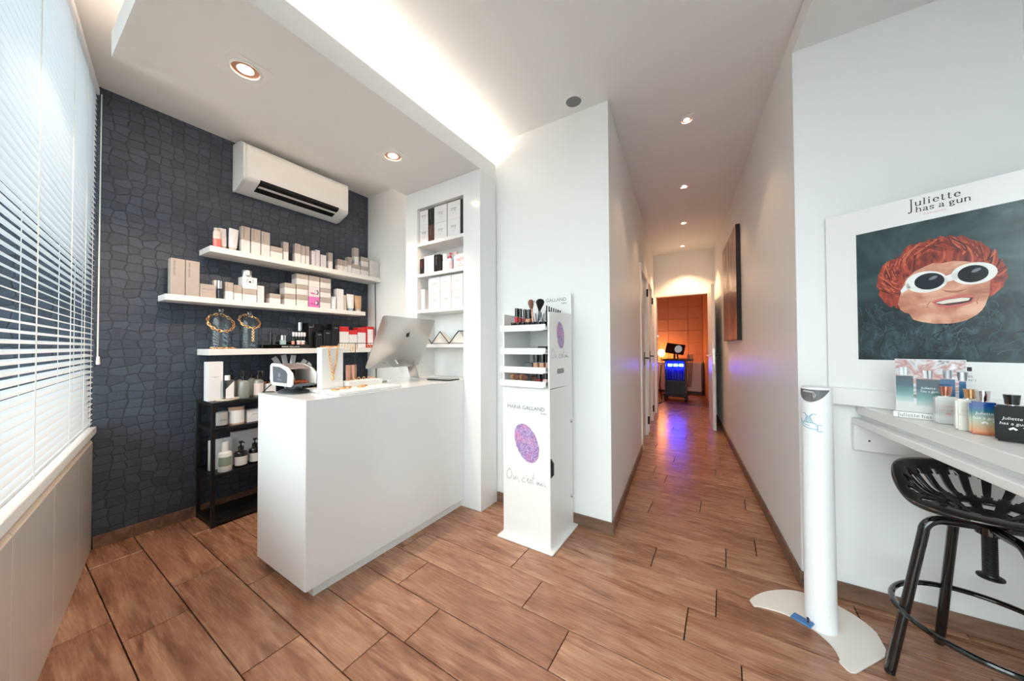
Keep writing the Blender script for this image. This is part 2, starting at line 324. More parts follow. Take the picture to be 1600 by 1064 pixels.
for i in range(5):
    for j in range(9):
        x0 = -2.6+.46*i; z0 = .05+j*.305; dp = .012+.008*((i*3+j*5) % 3)-(.0 if i < 4 else .006)
        x1 = min(x0+.455, -.44)
        obj('stone_panel', MB().box(x0+.002, x1, 9.62-dp, 9.62, z0, z0+.3), M_ORSTONE, wb, bevel=.003)
# skirting boards
def skirt(name, a, b, m=M_SKIRT, h=.075, th=.012, side=1):
    a = Vector((*a, 0)); b = Vector((*b, 0)); d = (b-a).normalized(); n = Vector((d.y, -d.x, 0))*th*side; pl = [a, b, b+n, a+n]
    struct(name, MB().prism([(p.x, p.y) for p in pl], .0005, h), m, 'wood-look skirting along the wall', bevel=.001)
skirt('baseboard_left', (-3.185, .345), (-3.185, 2.16))
skirt('baseboard_back', (-3.172, 2.16), (-2.31, 2.16))
skirt('baseboard_display', (-1.49, YD), (-.611, YD+.007))
skirt('baseboard_corridor_left', (-.612, YD), (xl(4.0), 4.0))
skirt('baseboard_corridor_right', (xr(2.17), 2.17), (xr(6.3), 6.3), side=-1)
skirt('baseboard_poster', (.315, 2.183), (1.03, 2.192))
# hung soffit with cove light
so = struct('trim_1', MB().box(-2.302, -1.495, .283, 2.128, 2.505, 2.52).box(-2.302, -2.284, .283, 2.128, 2.52, 2.62).box(-1.513, -1.495, .283, 2.128, 2.52, 2.62).box(-2.284, -1.513, .283, .301, 2.52, 2.62), M_CEIL, 'white soffit panel hung below the ceiling over the counter')
cv = thing('cove_light_strip', 'bright light strip lying on top of the hung soffit', 'light', (-1.555, .34, 2.5205))
obj('channel', MB().box(-.02, .02, 0, 1.74, 0, .075), M_ALU, cv)
obj('diffuser', MB().box(-.016, .016, .01, 1.73, .075, .09), mat('cove_glow', (255, 250, 240), .4, emit=(255, 244, 230), es=E_COVE), cv)
cv2 = thing('cove_light_strip', 'weaker warm light strip on the wall side of the hung soffit', 'light', (-2.235, .34, 2.5205))
obj('channel', MB().box(-.02, .02, 0, 1.74, 0, .075), M_ALU, cv2)
obj('diffuser', MB().box(-.016, .016, .01, 1.73, .075, .09), mat('warm_cove_glow', (255, 240, 225), .4, emit=(255, 226, 198), es=28), cv2)
for xx in (-2.2, -1.62):
    for yy in (.5, 1.3): obj('hanger', MB().tube([(xx, yy, 2.52), (xx, yy, ZC)], .004, 6), M_ALU, so)

# ------------------------------------------------------------------ façade, window, blind, low cabinets
def facobj(name, mb, m, label=None, parent=None, **k):
    return obj(name, mb, m, parent, F0 if parent is None else (0, 0, 0), (0, 0, FA) if parent is None else (0, 0, 0), label=label, **k)
wf = facobj('wall_front', MB().box(-.05, 2.6, -.45, -.37, 0, .70).box(-.1, 4.7, -.45, -.03, 2.752, ZC).box(2.5, 2.75, -.45, -.03, 0, 2.752).box(4.4, 4.75, -.45, -.03, 0, 2.752).box(2.75, 4.4, -.45, -.03, 2.6, 2.752), M_WALL, 'front wall around the window'); wf['kind'] = 'structure'
wi = facobj('window_1', MB().box(.095, 2.5, -.44, -.38, .735, .79).box(.095, 2.5, -.44, -.38, 2.69, 2.75).box(.095, .155, -.44, -.38, .79, 2.69).box(2.44, 2.5, -.44, -.38, .79, 2.69).box(1.9, 1.96, -.44, -.38, .79, 2.69), mat('window_frame_paint', (220, 222, 224), .4), 'shop window behind the venetian blind'); wi['kind'] = 'structure'
for a, b in ((.155, 1.9), (1.96, 2.44)): obj('pane', MB().box(a, b, -.413, -.407, .79, 2.69), M_PANE, wi)
w2 = facobj('window_2', MB().box(2.75, 4.4, -.28, -.22, 0, .06).box(2.75, 4.4, -.28, -.22, 2.54, 2.6).box(2.75, 2.81, -.28, -.22, .06, 2.54).box(4.34, 4.4, -.28, -.22, .06, 2.54).box(3.55, 3.6, -.28, -.22, .06, 2.54), mat('window_frame_paint'), 'glazed entrance behind the camera'); w2['kind'] = 'structure'
for a, b in ((2.81, 3.55), (3.6, 4.34)): obj('pane', MB().box(a, b, -.253, -.247, .06, 2.54), M_PANE, w2)
bl = thing('venetian_blind', 'white venetian blind hanging in front of the shop window', 'blind', F0+Vector((0, 0, .745)), FA)
T = R(25); SW = .035
prof = [(-.5, 0), (-.25, .0022), (0, .003), (.25, .0022), (.5, 0)]
def slatmesh(L):
    mb = MB(); v = []
    for s in (0.012, L):
        for k in (0, .0006):
            for q, h in prof:
                y = q*SW; z = h+k; v.append((s, y*math.cos(T)+z*math.sin(T), -y*math.sin(T)+z*math.cos(T)))
    f = []
    for i in range(4): f += [(i, i+1, i+11, i+10), (i+5, i+15, i+16, i+6)]
    f += [(0, 10, 15, 5), (4, 9, 19, 14), (0, 5, 6, 1), (1, 6, 7, 2), (2, 7, 8, 3), (3, 8, 9, 4), (10, 11, 16, 15), (11, 12, 17, 16), (12, 13, 18, 17), (13, 14, 19, 18)]
    return mesh('slat', mb.add(v, f), M_BLIND, True)
sm = slatmesh(2.44)
NS = 62
for i in range(NS): put('slat', sm, bl, (0, 0, .035+i*.0315))
obj('bottom_rail', MB().box(.012, 2.44, -.014, .014, 0, .014), M_BLIND, bl, bevel=.004)
obj('headrail', MB().box(.006, 2.45, -.022, .024, 1.985, 2.02), M_BLIND, bl, bevel=.003)
for s in (.11, .32, .66, 1.2, 1.75, 2.3):
    obj('ladder_cord', MB().tube([(s, .017, .005), (s, .017, 1.985)], .0011, 5).tube([(s, -.017, .005), (s, -.017, 1.985)], .0011, 5), M_CORD, bl)
    obj('lift_cord', MB().tube([(s+.02, .019, .005), (s+.02, .019, 1.985)], .0008, 5), M_CORD, bl)
pc = obj('pull_cord', MB().tube([(.018, .03, .40), (.016, .032, 1.99)], .0018, 6).tube([(.026, .034, .40), (.022, .034, 1.99)], .0018, 6), M_CORD, bl)
obj('cord_tassel', MB().lathe([(.003, .405), (.007, .40), (.009, .36), (.006, .355), (0, .355)], 10, .022, .034), M_PLAST, pc, smooth=True)
ws = facobj('window_worktop', MB().prism([(.0005, .03), (.0805, -.36), (2.62, -.36), (2.62, .03)], .69, .73), M_SATIN, bevel=.002)
tag(ws, 'long pale worktop ledge under the venetian blind', 'worktop')
b0 = 0.003
for n, (b1, lab) in enumerate(((.404, 'narrow beige low cabinet under the window against the dark wall'), (.902, 'beige low cabinet under the window, second from the dark wall'), (1.41, 'beige low cabinet under the window, third from the dark wall'), (1.91, 'beige low cabinet under the window, nearest the camera'))):
    c = thing('low_cabinet', lab, 'cabinet', fac(b0, 0, 0), FA, 'low cabinets under the window'); W = b1-b0
    obj('carcass', MB().prism([(.0005+(.002 if n == 0 else 0), -.003), (.0005+(.077 if n == 0 else 0), -.355), (W-.0005, -.355), (W-.0005, -.003)], .0005, .688), M_BEIGE, c)
    d = obj('door', MB().box(.0015, W-.0015, -.003, .017, .004, .638), M_BEIGE, c, bevel=.0015)
    obj('grip_edge', MB().prism([(-.002, .638), (.0165, .638), (.010, .652), (-.002, .652)], .0015, W-.0015, lambda x, y, z: (z, x, y)), M_TAN, d)
    b0 = b1
# street outside
struct('street', MB().box(-30, 14, -30, -.35, -.3, -.16), mat('street_paving', (150, 150, 152), .8, var=12, bscale=2), 'paving outside the window')
bd = thing('street_building', 'slate blue building along the street seen through the blind', 'building', (-12, -1, -.16))
obj('facade', MB().box(-4, 0, -20, 3.5, 0, 7.5), mat('slate_facade', (84, 98, 112), .8, var=8, bscale=3), bd)
for i in range(4):
    for j in range(2):
        wn = obj('window', MB().box(-.02, .06, -8.2+i*2.6, -6.9+i*2.6, .9+j*3.2, 2.9+j*3.2), mat('facade_frame', (120, 130, 140), .6), bd)
        obj('pane', MB().box(.05, .07, -8.1+i*2.6, -7.0+i*2.6, 1+j*3.2, 2.8+j*3.2), mat('facade_pane', (58, 70, 82), .1), wn)

# ------------------------------------------------------------------ lamps
def spot(name, parent, loc, dirv, power, angle, blend, colr, rad=.03):
    l = bpy.data.lights.new(name, 'SPOT'); l.energy = power; l.spot_size = R(angle); l.spot_blend = blend; l.color = colr; l.shadow_soft_size = rad
    o = bpy.data.objects.new(name, l); col.objects.link(o); o.parent = parent; o.location = loc; o.rotation_euler = Vector(dirv).to_track_quat('-Z', 'Y').to_euler()
def square_ring(s, r, z0, z1, n=24):
    mb = MB(); o = []
    for i in range(n):
        a = 2*math.pi*i/n+math.pi/4; c_, s_ = math.cos(a), math.sin(a); k = s/max(abs(c_), abs(s_)); o.append((k*c_, k*s_))
    v = [(x, y, z0) for x, y in o]+[(r*math.cos(2*math.pi*i/n+math.pi/4), r*math.sin(2*math.pi*i/n+math.pi/4), z0) for i in range(n)]
    v += [(x, y, z1) for x, y, _ in v]
    f = []
    for i in range(n):
        j = (i+1) % n; f += [(i, j, n+j, n+i), (2*n+i, 3*n+i, 3*n+j, 2*n+j), (i, 2*n+i, 2*n+j, j), (n+i, n+j, 3*n+j, 3*n+i)]
    return mb.add(v, f)
def downlight(loc, s, r, label, group, power, tilt, angle, colr, bulb):
    t = thing('recessed_downlight', label, 'light', loc, 0, group)
    obj('trim_plate', square_ring(s, r*1.16, -.003, -.0002), M_SATIN, t)
    obj('trim_ring', MB().lathe([(r*1.14, -.0005), (r*1.10, -.007), (r*.98, -.008), (r*.95, -.002), (r*1.0, .0), (r*1.14, -.0005)], 24), M_PLAST, t, smooth=True)
    obj('reflector', MB().lathe([(r*.95, -.002), (r*.8, -.0012), (r*.62, -.0008), (r*.62, -.0004), (r*.95, -.0004)], 24), M_COPR, t, smooth=True)
    obj('bulb', MB().lathe([(0, -.0062), (r*.3, -.0058), (r*.52, -.0035), (r*.6, -.001), (0, -.0009)], 20), bulb, t, smooth=True)
    spot('downlight_beam', t, (0, 0, -.03), tilt, power, angle, .45, colr, .022)
WARM = (1, .76, .56)
downlight((-1.88, .635, 2.505), .083, .056, 'square recessed downlight in the soffit near the window', 'soffit downlights', E_SOFFIT, (-.25, -.12, -1), 118, WARM, M_BULB)
downlight((-1.894, 1.473, 2.505), .083, .056, 'square recessed downlight in the soffit near the built-in cabinet', 'soffit downlights', E_SOFFIT, (-.25, -.12, -1), 118, WARM, M_BULB)
for i, (x, y) in enumerate(((-.199, 2.624), (-.312, 3.718), (-.418, 4.828), (-.533, 5.945))):
    downlight((x, y, ZC), .05, .034, '%s square ceiling spotlight counted from the mouth of the corridor' % ORD[i], 'corridor spotlights', E_CORR*(.8, 1, 1.8, 5.5)[i], (0, 0, -1), (95, 95, 95, 100)[i], (1, .62, .36), M_BULBS)
sp = thing('ceiling_speaker', 'round grey speaker in the ceiling above the display stand', 'speaker', (-.803, 2.025, ZC))
obj('rim', MB().lathe([(.058, -.0003), (.057, -.004), (.05, -.005), (.049, -.0003)], 28), M_SATIN, sp, smooth=True)
obj('grille', MB().lathe([(0, -.0035), (.049, -.003), (.049, -.0003), (0, -.0003)], 28), mat('speaker_grille', (128, 130, 134), .7, bump=.5, bscale=900), sp, smooth=True)

# ------------------------------------------------------------------ air conditioner
ac = thing('air_conditioner', 'white split air conditioner high on the dark wall', 'air conditioner', (-3.184, 1.0, 2.40))
P_ = [(0, 0), (.0, .36), (.10, .355), (.15, .345), (.19, .325), (.213, .298), (.222, .265), (.222, .075), (.214, .06), (.19, .047), (.06, .0)]
obj('housing', MB().prism(P_, .012, .803, lambda x, y, z: (x, z, y)), M_PLAST, ac, bevel=.006, bseg=2, smooth=True)
obj('side_cheek', MB().prism([(0, 0), (0, .362), (.10, .357), (.15, .347), (.192, .326), (.2, .3), (.2, .06), (.18, .045), (.05, .0)], 0, .014, lambda x, y, z: (x, z, y)), M_PLAST, ac)
obj('side_cheek', MB().prism([(0, 0), (0, .362), (.10, .357), (.15, .347), (.192, .326), (.2, .3), (.2, .06), (.18, .045), (.05, .0)], .801, .815, lambda x, y, z: (x, z, y)), M_PLAST, ac)
sl = Vector((.19-.06, 0, .047)).normalized(); nn = Vector((sl.z, 0, -sl.x))
def acp(a, y, h): p = Vector((.06, 0, 0))+sl*a+nn*h; return (p.x, y, p.z)
vo = obj('air_outlet', MB().add([acp(.045, .10, .001), acp(.16, .10, .001), acp(.16, .715, .001), acp(.045, .715, .001), (.224, .10, .072), (.224, .715, .072)], [(0, 1, 2, 3), (1, 4, 5, 2)]), mat('outlet_dark', (16, 16, 18), .6), ac)
obj('louvre', MB().add([acp(.105, .105, .004), acp(.135, .105, .012), acp(.135, .71, .012), acp(.105, .71, .004), acp(.105, .105, .006), acp(.135, .105, .014), acp(.135, .71, .014), acp(.105, .71, .006)], [(0, 1, 2, 3), (4, 7, 6, 5), (0, 4, 5, 1), (2, 6, 7, 3), (1, 5, 6, 2), (0, 3, 7, 4)]), M_PLAST, vo)
obj('lower_flap', MB().add([acp(.02, .09, .002), acp(.05, .09, .006), acp(.05, .725, .006), acp(.02, .725, .002)], [(0, 1, 2, 3)]), M_PLAST, vo)

# ------------------------------------------------------------------ wall shelves
SH = [('top', -2.965, .81, 2.158, 1.860, 1.901), ('middle', -3.015, .605, 2.02, 1.507, 1.546), ('lowest', -2.945, .804, 2.158, 1.145, 1.188)]
for nm, xf, ya, yb, za, zb in SH:
    t = thing('wall_shelf', '%s white floating shelf on the dark wall' % nm, 'shelf', (-3.1845, ya, za), 0, 'floating shelves on the dark wall')
    obj('board', MB().box(0, xf+3.1845, 0, yb-ya, 0, zb-za), M_SHELF, t, bevel=.002)
    obj('wall_bracket', MB().box(.0, .02, .1, yb-ya-.1, .008, zb-za-.008), M_ALU, t)

def carton(name, label, loc, wy, dx, h, m, group=None, txt=None, ink=M_INK, ts=.011, vert=True, cat='box', bands=()):
    t = thing(name, label, cat, loc, 0, group)
    obj('carton', MB().box(-dx, 0, .0006, wy-.0006, .0004, h), m, t, bevel=.0012)
    obj('flap_seam', MB().box(-dx+.001, -.001, .001, wy-.001, h, h+.0005), m, t)
    if txt:
        if vert: text(txt, ts, ink, t, (.0006, wy*.2, h*.95), R(90), R(90))
        else: text(txt, ts, ink, t, (.0006, wy/2, h*.6), R(90), 0, 'CENTER')
    for (za, zb, mm) in bands: obj('print_band', MB().flat([(wy*.06, h*za), (wy*.94, h*za), (wy*.94, h*zb), (wy*.06, h*zb)]), mm, t, (.0005, 0, 0), (0, 0, R(90)))
    return t
def tubepack(name, label, loc, wy, h, mbody, mcap, group=None, caph=.022, lean=0, txt='MARIA GALLAND'):
    t = thing(name, label, 'tube', loc, 0, group); t.rotation_euler = (lean, 0, 0)
    mb = MB(); v = []; n = 14; st = [(caph, .36, .36), (caph+.012, .42, .42), (h*.45, .46, .33), (h*.75, .49, .17), (h*.94, .5, .03), (h, .5, .03)]
    for z, ry, rx in st:
        for i in range(n):
            a = 2*math.pi*i/n; v.append((rx*wy*math.cos(a)-.4*wy, ry*wy*math.sin(a)+wy/2, z))
    f = [tuple(range(n-1, -1, -1)), tuple(range((len(st)-1)*n, len(st)*n))]
    for k in range(len(st)-1):
        for i in range(n): j = (i+1) % n; f.append((k*n+i, k*n+j, k*n+n+j, k*n+n+i))
    obj('tube_body', mb.add(v, f), mbody, t, smooth=True)
    obj('cap', MB().lathe([(0, .0005), (.36*wy, .0005), (.36*wy, caph-.001), (0, caph-.001)], 14, -.4*wy, wy/2), mcap, t, smooth=True)
    if txt: text(txt, .007, M_INKL, t, (.004, wy*.5, h*.62), R(90), R(90))
    return t
def bottle(name, label, loc, r, hb, ht, mb_, mc, group=None, neck=.35, mlab=None, pump=False, cat='bottle', lab=(.15, .7), sq=None):
    t = thing(name, label, cat, loc, 0, group)
    pr = [(0, .0005), (r*.94, .0005), (r, .004), (r, hb*.86), (r*.9, hb*.94), (r*neck*1.1, hb), (r*neck, hb+.003), (0, hb+.003)]
    if sq: obj('body', MB().box(-r, r, -r, r, .0005, hb), mb_, t, bevel=r*.18, bseg=2, smooth=True)
    else: obj('body', MB().lathe(pr, 18), mb_, t, smooth=True)
    h1 = ht-hb
    if pump:
        c = obj('pump', MB().lathe([(0, hb+.003), (r*neck*1.15, hb+.003), (r*neck*1.15, hb+h1*.45), (r*.12, hb+h1*.5), (r*.12, hb+h1*.75), (r*.3, hb+h1*.78), (r*.3, ht), (0, ht)], 12), mc, t, smooth=True)
        obj('spout', MB().tube([(0, 0, ht-.006), (r*.7, r*.2, ht-.007), (r*.85, r*.25, ht-.012)], .0035, 6), mc, c)
    else: obj('cap', MB().lathe([(0, hb+.003), (r*neck*1.2, hb+.003), (r*neck*1.2, ht-.002), (r*neck*1.05, ht), (0, ht)], 16), mc, t, smooth=True)
    if mlab:
        n = 9; v = []; a0 = -1.1
        for i in range(n+1):
            a = a0+2.2*i/n-.25
            for z in lab: v.append(((r+.0006)*math.cos(a), (r+.0006)*math.sin(a), hb*z))
        obj('paper_label', MB().add(v, [(2*i, 2*i+2, 2*i+3, 2*i+1) for i in range(n)]), mlab, t, smooth=True)
    return t
M_CORAL = gradient('coral_lotion', [(.0, (242, 110, 96)), (.52, (240, 118, 104)), (.56, (238, 205, 196)), (1, (240, 218, 210))], .15)
M_CREAMC = mat('cream_cap', (206, 190, 176), .4)
M_WTUBE = mat('white_tube', (240, 236, 236), .4)
# top shelf
z1 = 1.9015; X1 = -2.985
S1 = [('coral', .838, .883, 2.041), ('tubeA', .883, .926, 2.055), ('tubeB', .92, .978, 2.067), ('b', .993, 1.046, 2.094), ('b', 1.052, 1.113, 2.094), ('b', 1.117, 1.175, 2.091), ('low', 1.178, 1.264, 1.993), ('b', 1.27, 1.307, 2.049), ('b', 1.355, 1.4, 2.059), ('b', 1.402, 1.435, 2.052), ('b', 1.438, 1.469, 2.056), ('s', 1.487, 1.517, 2.029), ('s', 1.519, 1.557, 2.045), ('s', 1.563, 1.613, 2.013), ('b', 1.633, 1.671, 2.047), ('b', 1.718, 1.764, 2.008), ('b', 1.767, 1.811, 2.007), ('b', 1.815, 1.853, 2.048), ('low', 1.856, 1.942, 1.992), ('top', 1.885, 1.929, 2.153), ('low', 1.949, 2.032, 1.992), ('top', 1.952, 2.03, 2.081), ('g', 2.043, 2.15, 2.066)]
n = 0
for k, ya, yb, zt in S1:
    o_ = ORD[n]; g = 'cosmetics on the top shelf'
    if k == 'coral':
        t = thing('lotion_bottle', 'coral pink lotion bottle with a cream cap at the left end of the top shelf', 'bottle', (X1-.03, (ya+yb)/2, z1))
        obj('body', MB().lathe([(0, .0005), (.021, .0005), (.0222, .004), (.0222, .112), (.019, .118), (.015, .119), (0, .119)], 18), M_CORAL, t, smooth=True)
        obj('cap', MB().lathe([(0, .119), (.0175, .119), (.0175, zt-z1), (0, zt-z1)], 16), M_CREAMC, t, smooth=True)
    elif k == 'tubeA': tubepack('cream_tube', 'white cream tube beside the coral bottle on the top shelf', (X1-.035, ya, z1), yb-ya, zt-z1, M_WTUBE, M_CREAMC, lean=.05)
    elif k == 'tubeB': tubepack('cream_tube', 'wide white cream tube leaning against the first tall box of the top shelf', (X1-.008, ya, z1), yb-ya, zt-z1, M_WTUBE, M_CREAMC, lean=-.05)
    elif k == 'b': carton('product_box', 'taupe and white box, %s item from the left on the top shelf' % o_, (X1, ya, z1), yb-ya, .05 if yb-ya < .055 else .06, zt-z1, M_GW, g, 'MARIA GALLAND', ts=.010)
    elif k == 's': carton('product_box', 'shiny pale box, %s item from the left on the top shelf' % o_, (X1, ya, z1), yb-ya, .05, zt-z1, M_CARDS, g, 'PARIS', ts=.008)
    elif k == 'low': carton('product_box', 'low wide taupe and white box, %s item from the left on the top shelf' % o_, (X1, ya, z1), yb-ya, .085, zt-z1, M_GW2, g, 'MARIA GALLAND', ts=.007, vert=False); zl = zt
    elif k == 'top': carton('product_box', 'taupe and white box on a low box, %s item along the top shelf' % o_, (X1-.004, ya, zl+.001), yb-ya, .05 if yb-ya < .06 else .08, zt-zl, M_GW if yb-ya < .06 else M_GW2, g, 'MARIA GALLAND' if yb-ya < .06 else None, ts=.010)
    else: carton('product_box', 'plain pale grey box at the right end of the top shelf', (X1, ya, z1), yb-ya, .08, zt-z1, mat('pale_grey_card', (206, 200, 198), .5), g, 'MARIA GALLAND', M_INKL, .008, False)
    n += 1
# middle shelf
z2 = 1.5465; X2 = -3.035; g = 'cosmetics on the middle shelf'
carton('product_box', 'tall taupe box at the left end of the middle shelf', (X2, .632, z2), .071, .06, .24, M_TAUPE, g, 'MARIA GALLAND', ts=.013, bands=((.05, .055, M_INKL), (.09, .095, M_INKL)))
carton('product_box', 'tall taupe box, second from the left on the middle shelf', (X2, .705, z2), .071, .06, .24, M_TAUPE, g, 'MARIA GALLAND', ts=.013, bands=((.05, .055, M_INKL), (.09, .095, M_INKL)))
carton('product_box', 'low wide taupe box beside the tall taupe boxes', (X2, .778, z2), .084, .08, .093, M_TAUPE, g, 'MARIA GALLAND', ts=.008, vert=False)
carton('product_box', 'narrow white box behind the silver bottle on the middle shelf', (X2-.04, .864, z2), .04, .04, .135, M_CARDW, g)
bottle('serum_bottle', 'silver and black serum bottle standing before a white box on the middle shelf', (X2-.018, .888, z2), .0165, .072, .131, mat('smoked_silver', (70, 74, 82), .15, metal=.7), M_CHROME, neck=.8)
carton('product_box', 'small taupe and white box to the right of the silver bottle', (X2, .917, z2), .046, .045, .1255, M_GW, g, 'MARIA GALLAND', ts=.007)
carton('product_box', 'small taupe and white box, second to the right of the silver bottle', (X2, .967, z2), .048, .045, .1125, M_GW, g, 'MARIA GALLAND', ts=.007)
carton('product_box', 'taupe and white box under the white box with the jar', (X2, 1.018, z2), .09, .085, .0935, M_GW2, g, 'MARIA GALLAND', ts=.007, vert=False)
t = carton('product_box', 'white box with a dark emblem under the silver jar', (X2, 1.018, z2+.095), .092, .085, .089, M_CARDW, g, '[   ]', M_INKD, .03, False)
obj('emblem', MB().flat(ell(.046, .054, .008, .008)), M_INKD, t, (.0007, 0, 0), (0, 0, R(90)))
t = thing('cream_jar', 'silver cream jar on top of the white box on the middle shelf', 'jar', (X2-.042, 1.058, z2+.1855))
obj('pot', MB().lathe([(0, 0), (.036, 0), (.037, .006), (.034, .02), (0, .02)], 24), M_CHROME, t, smooth=True)
obj('lid', MB().lathe([(0, .021), (.031, .021), (.031, .05), (.029, .053), (0, .053)], 24), M_ALU, t, smooth=True)
carton('product_box', 'narrow pale pink white box right of the emblem box', (X2, 1.112, z2), .046, .045, .13, mat('blush_card', (232, 214, 218), .45), g, 'OMBRE', M_ROSE, .008)
carton('product_box', 'single low taupe and white box in the middle of the middle shelf', (X2, 1.197, z2), .075, .08, .08, M_GW2, g, 'MARIA GALLAND', ts=.006, vert=False)
for (ya, yb, zs, lab) in ((1.302, 1.386, (.092, .182), 'two-box stack'), (1.392, 1.485, (.0965, .1825, .2735), 'left three-box stack'), (1.587, 1.682, (.0945, .18, .272), 'right three-box stack')):
    p = 0
    for q, zt in enumerate(zs):
        carton('product_box', 'taupe banded white box, %s of the %s on the middle shelf' % (('bottom', 'top')[q] if len(zs) == 2 else ('bottom', 'middle', 'top')[q], lab), (X2, ya, z2+p+.001*q), yb-ya, .09, zt-p-.001, M_GW2, g, 'MARIA GALLAND', ts=.007, vert=False); p = zt
for q, (za, zt, mm, lab) in enumerate(((0, .0915, M_PINK, 'bright pink box with a round black emblem on the middle shelf'), (.0925, .1785, mat('blush_card'), 'pale pink box with a round black emblem above the bright pink box'), (.1795, .2745, M_GW2, 'taupe banded white box on top of the two pink emblem boxes'))):
    t = carton('product_box', lab, (X2, 1.489, z2+za), .092, .09, zt-za, mm, g)
    if q < 2:
        obj('emblem', MB().flat(ell(.07, .042, .013, .02)), M_INKD, t, (.0006, 0, 0), (0, 0, R(90)))
        obj('emblem_face', MB().flat(ell(.066, .042, .008, .013)), M_INKW, t, (.0009, 0, 0), (0, 0, R(90)))
        obj('brush_stroke', MB().flat(ell(.034, .03, .022, .006, rot=-.15)), mat('magenta_ink', (186, 84, 150), .6), t, (.0007, 0, 0), (0, 0, R(90)))
carton('product_box', 'small white box with blue sides right of the stacks', (X2+.01, 1.689, z2), .036, .035, .115, split_box('white_blue', (236, 236, 240), (236, 236, 240)), g, 'AQUA', mat('blue_ink', (60, 84, 150), .5), .008)
carton('product_box', 'tall white box near the right end of the middle shelf', (X2, 1.739, z2), .065, .06, .195, M_CARDW, g, 'MARIA GALLAND', M_INKL, .008)
bottle('pump_flask', 'small beige flask between the tall white box and the white tube', (X2-.03, 1.829, z2), .0195, .10, .147, mat('beige_flask', (200, 190, 178), .3), M_CREAMC, neck=.7)
tubepack('cream_tube', 'white cream tube with a pale teal cap on the middle shelf', (X2, 1.85, z2), .076, .163, M_WTUBE, mat('teal_cap', (150, 172, 172), .3), caph=.025)
tubepack('cream_tube', 'tan brown cream tube at the right end of the middle shelf', (X2, 1.93, z2), .076, .159, mat('tan_tube', (196, 158, 124), .4), M_CREAMC, caph=.025)

# lowest shelf: cloches with chains, black tester, black and red boxes
z3 = 1.1885
def chain(mb, pts, r, w, closed=False, flip=True):
    P = [Vector(p) for p in pts]; n = len(P)
    for i in range(n if closed else n-1):
        a, b = P[i], P[(i+1) % n]; d = (b-a).normalized(); q = d.orthogonal().normalized() if not flip else (d.cross(Vector((1, 0, 0)))).normalized()
        if q.length < .1: q = d.orthogonal().normalized()
        if i % 2: q = d.cross(q).normalized()
        mb.torus((a+b)/2, d, q, (b-a).length*.72, r, w, 10, 5)
    return mb
def arc(c, u, v, a0, a1, n): c = Vector(c); u = Vector(u); v = Vector(v); return [c+u*math.cos(a0+(a1-a0)*i/n)+v*math.sin(a0+(a1-a0)*i/n) for i in range(n+1)]
for (cy, rr, hh, lab) in ((.892, .063, .245, 'left glass bell jar on the lowest shelf'), (1.062, .06, .237, 'right glass bell jar on the lowest shelf')):
    t = thing('glass_cloche', lab, 'bell jar', (-3.035, cy, z3), 0, 'glass bell jars')
    obj('dome', MB().lathe([(rr, .001), (rr, hh-.06), (rr*.96, hh-.035), (rr*.8, hh-.012), (rr*.45, hh), (0, hh+.002)], 28), M_GLASS, t, smooth=True)
    obj('knob', MB().lathe([(.006, hh), (.006, hh+.012), (.017, hh+.018), (.0185, hh+.03), (.014, hh+.042), (0, hh+.044)], 18), glass('knob_glass', (205, 214, 220), 2.5), t, smooth=True)
mb = MB(); chain(mb, arc((-3.03, .892, 1.375), (.0, .074, -.012), (.066, -.018, -.062), 0, 2*math.pi, 24)[:-1], .0085, .0034, True)
tag(obj('chain_bracelet', mb, M_GOLD, smooth=True), 'thick gold link chain hung around the left bell jar', 'necklace')
mb = MB(); chain(mb, arc((-3.03, 1.062, 1.395), (.0, .062, 0), (.063, 0, -.052), 0, 2*math.pi, 20)[:-1], .007, .0028, True)
chain(mb, [(-2.966, 1.062, 1.342-.011*i) for i in range(10)], .006, .0026)
tag(obj('chain_necklace', mb, M_GOLD, smooth=True), 'gold chain with a hanging drop around the right bell jar', 'necklace')
mb = MB(); chain(mb, [(-2.965+.008*math.sin(i*1.3), .818+i*.0078, z3+.006) for i in range(19)], .006, .0022)
tag(obj('chain_necklace', mb, M_GOLD, smooth=True), 'gold chain lying along the front of the lowest shelf', 'necklace')
t = thing('tester_tray', 'black makeup tester tray with white lettering on the lowest shelf', 'tray', (-2.99, 1.13, z3))
obj('base', MB().box(-.11, 0, 0, .352, 0, .03), M_BLKG, t, bevel=.002)
obj('step', MB().box(-.11, -.05, .09, .352, .031, .055), M_BLKG, t, bevel=.002)
text('MARIA GALLAND', .017, M_INKW, t, (.0008, .20, .008), R(90), 0, 'CENTER')
M_PEACH = mat('peach_makeup', (226, 150, 128), .35); M_MINT = mat('mint_jar', (170, 190, 186), .3)
bottle('mascara', 'slim black mascara at the left of the tester tray', (-3.02, 1.197, z3+.031), .009, .06, .104, M_BLKG, M_BLKG, neck=.9)
bottle('mascara', 'slim black mascara with a grey band beside the first on the tester tray', (-3.02, 1.222, z3+.031), .009, .05, .09, M_DGREY, M_BLKG, neck=.9)
bottle('cream_jar', 'small mint jar with a silver lid on the tester tray', (-3.015, 1.282, z3+.031), .022, .035, .075, M_MINT, M_CHROME, neck=.85, cat='jar')
bottle('nail_polish', 'small peach bottle with a black cap on the tester tray', (-3.015, 1.357, z3+.031), .011, .028, .06, M_PEACH, M_BLKG, neck=.6)
for i, y in enumerate((1.40, 1.432)): bottle('powder_pot', ('left' if i == 0 else 'right')+' low pale pink pot at the right of the tester tray', (-3.012, y, z3+.031), .0145, .02, .034, mat('pale_pink_makeup', (232, 196, 188), .35), M_CARDW, neck=.9, cat='pot')
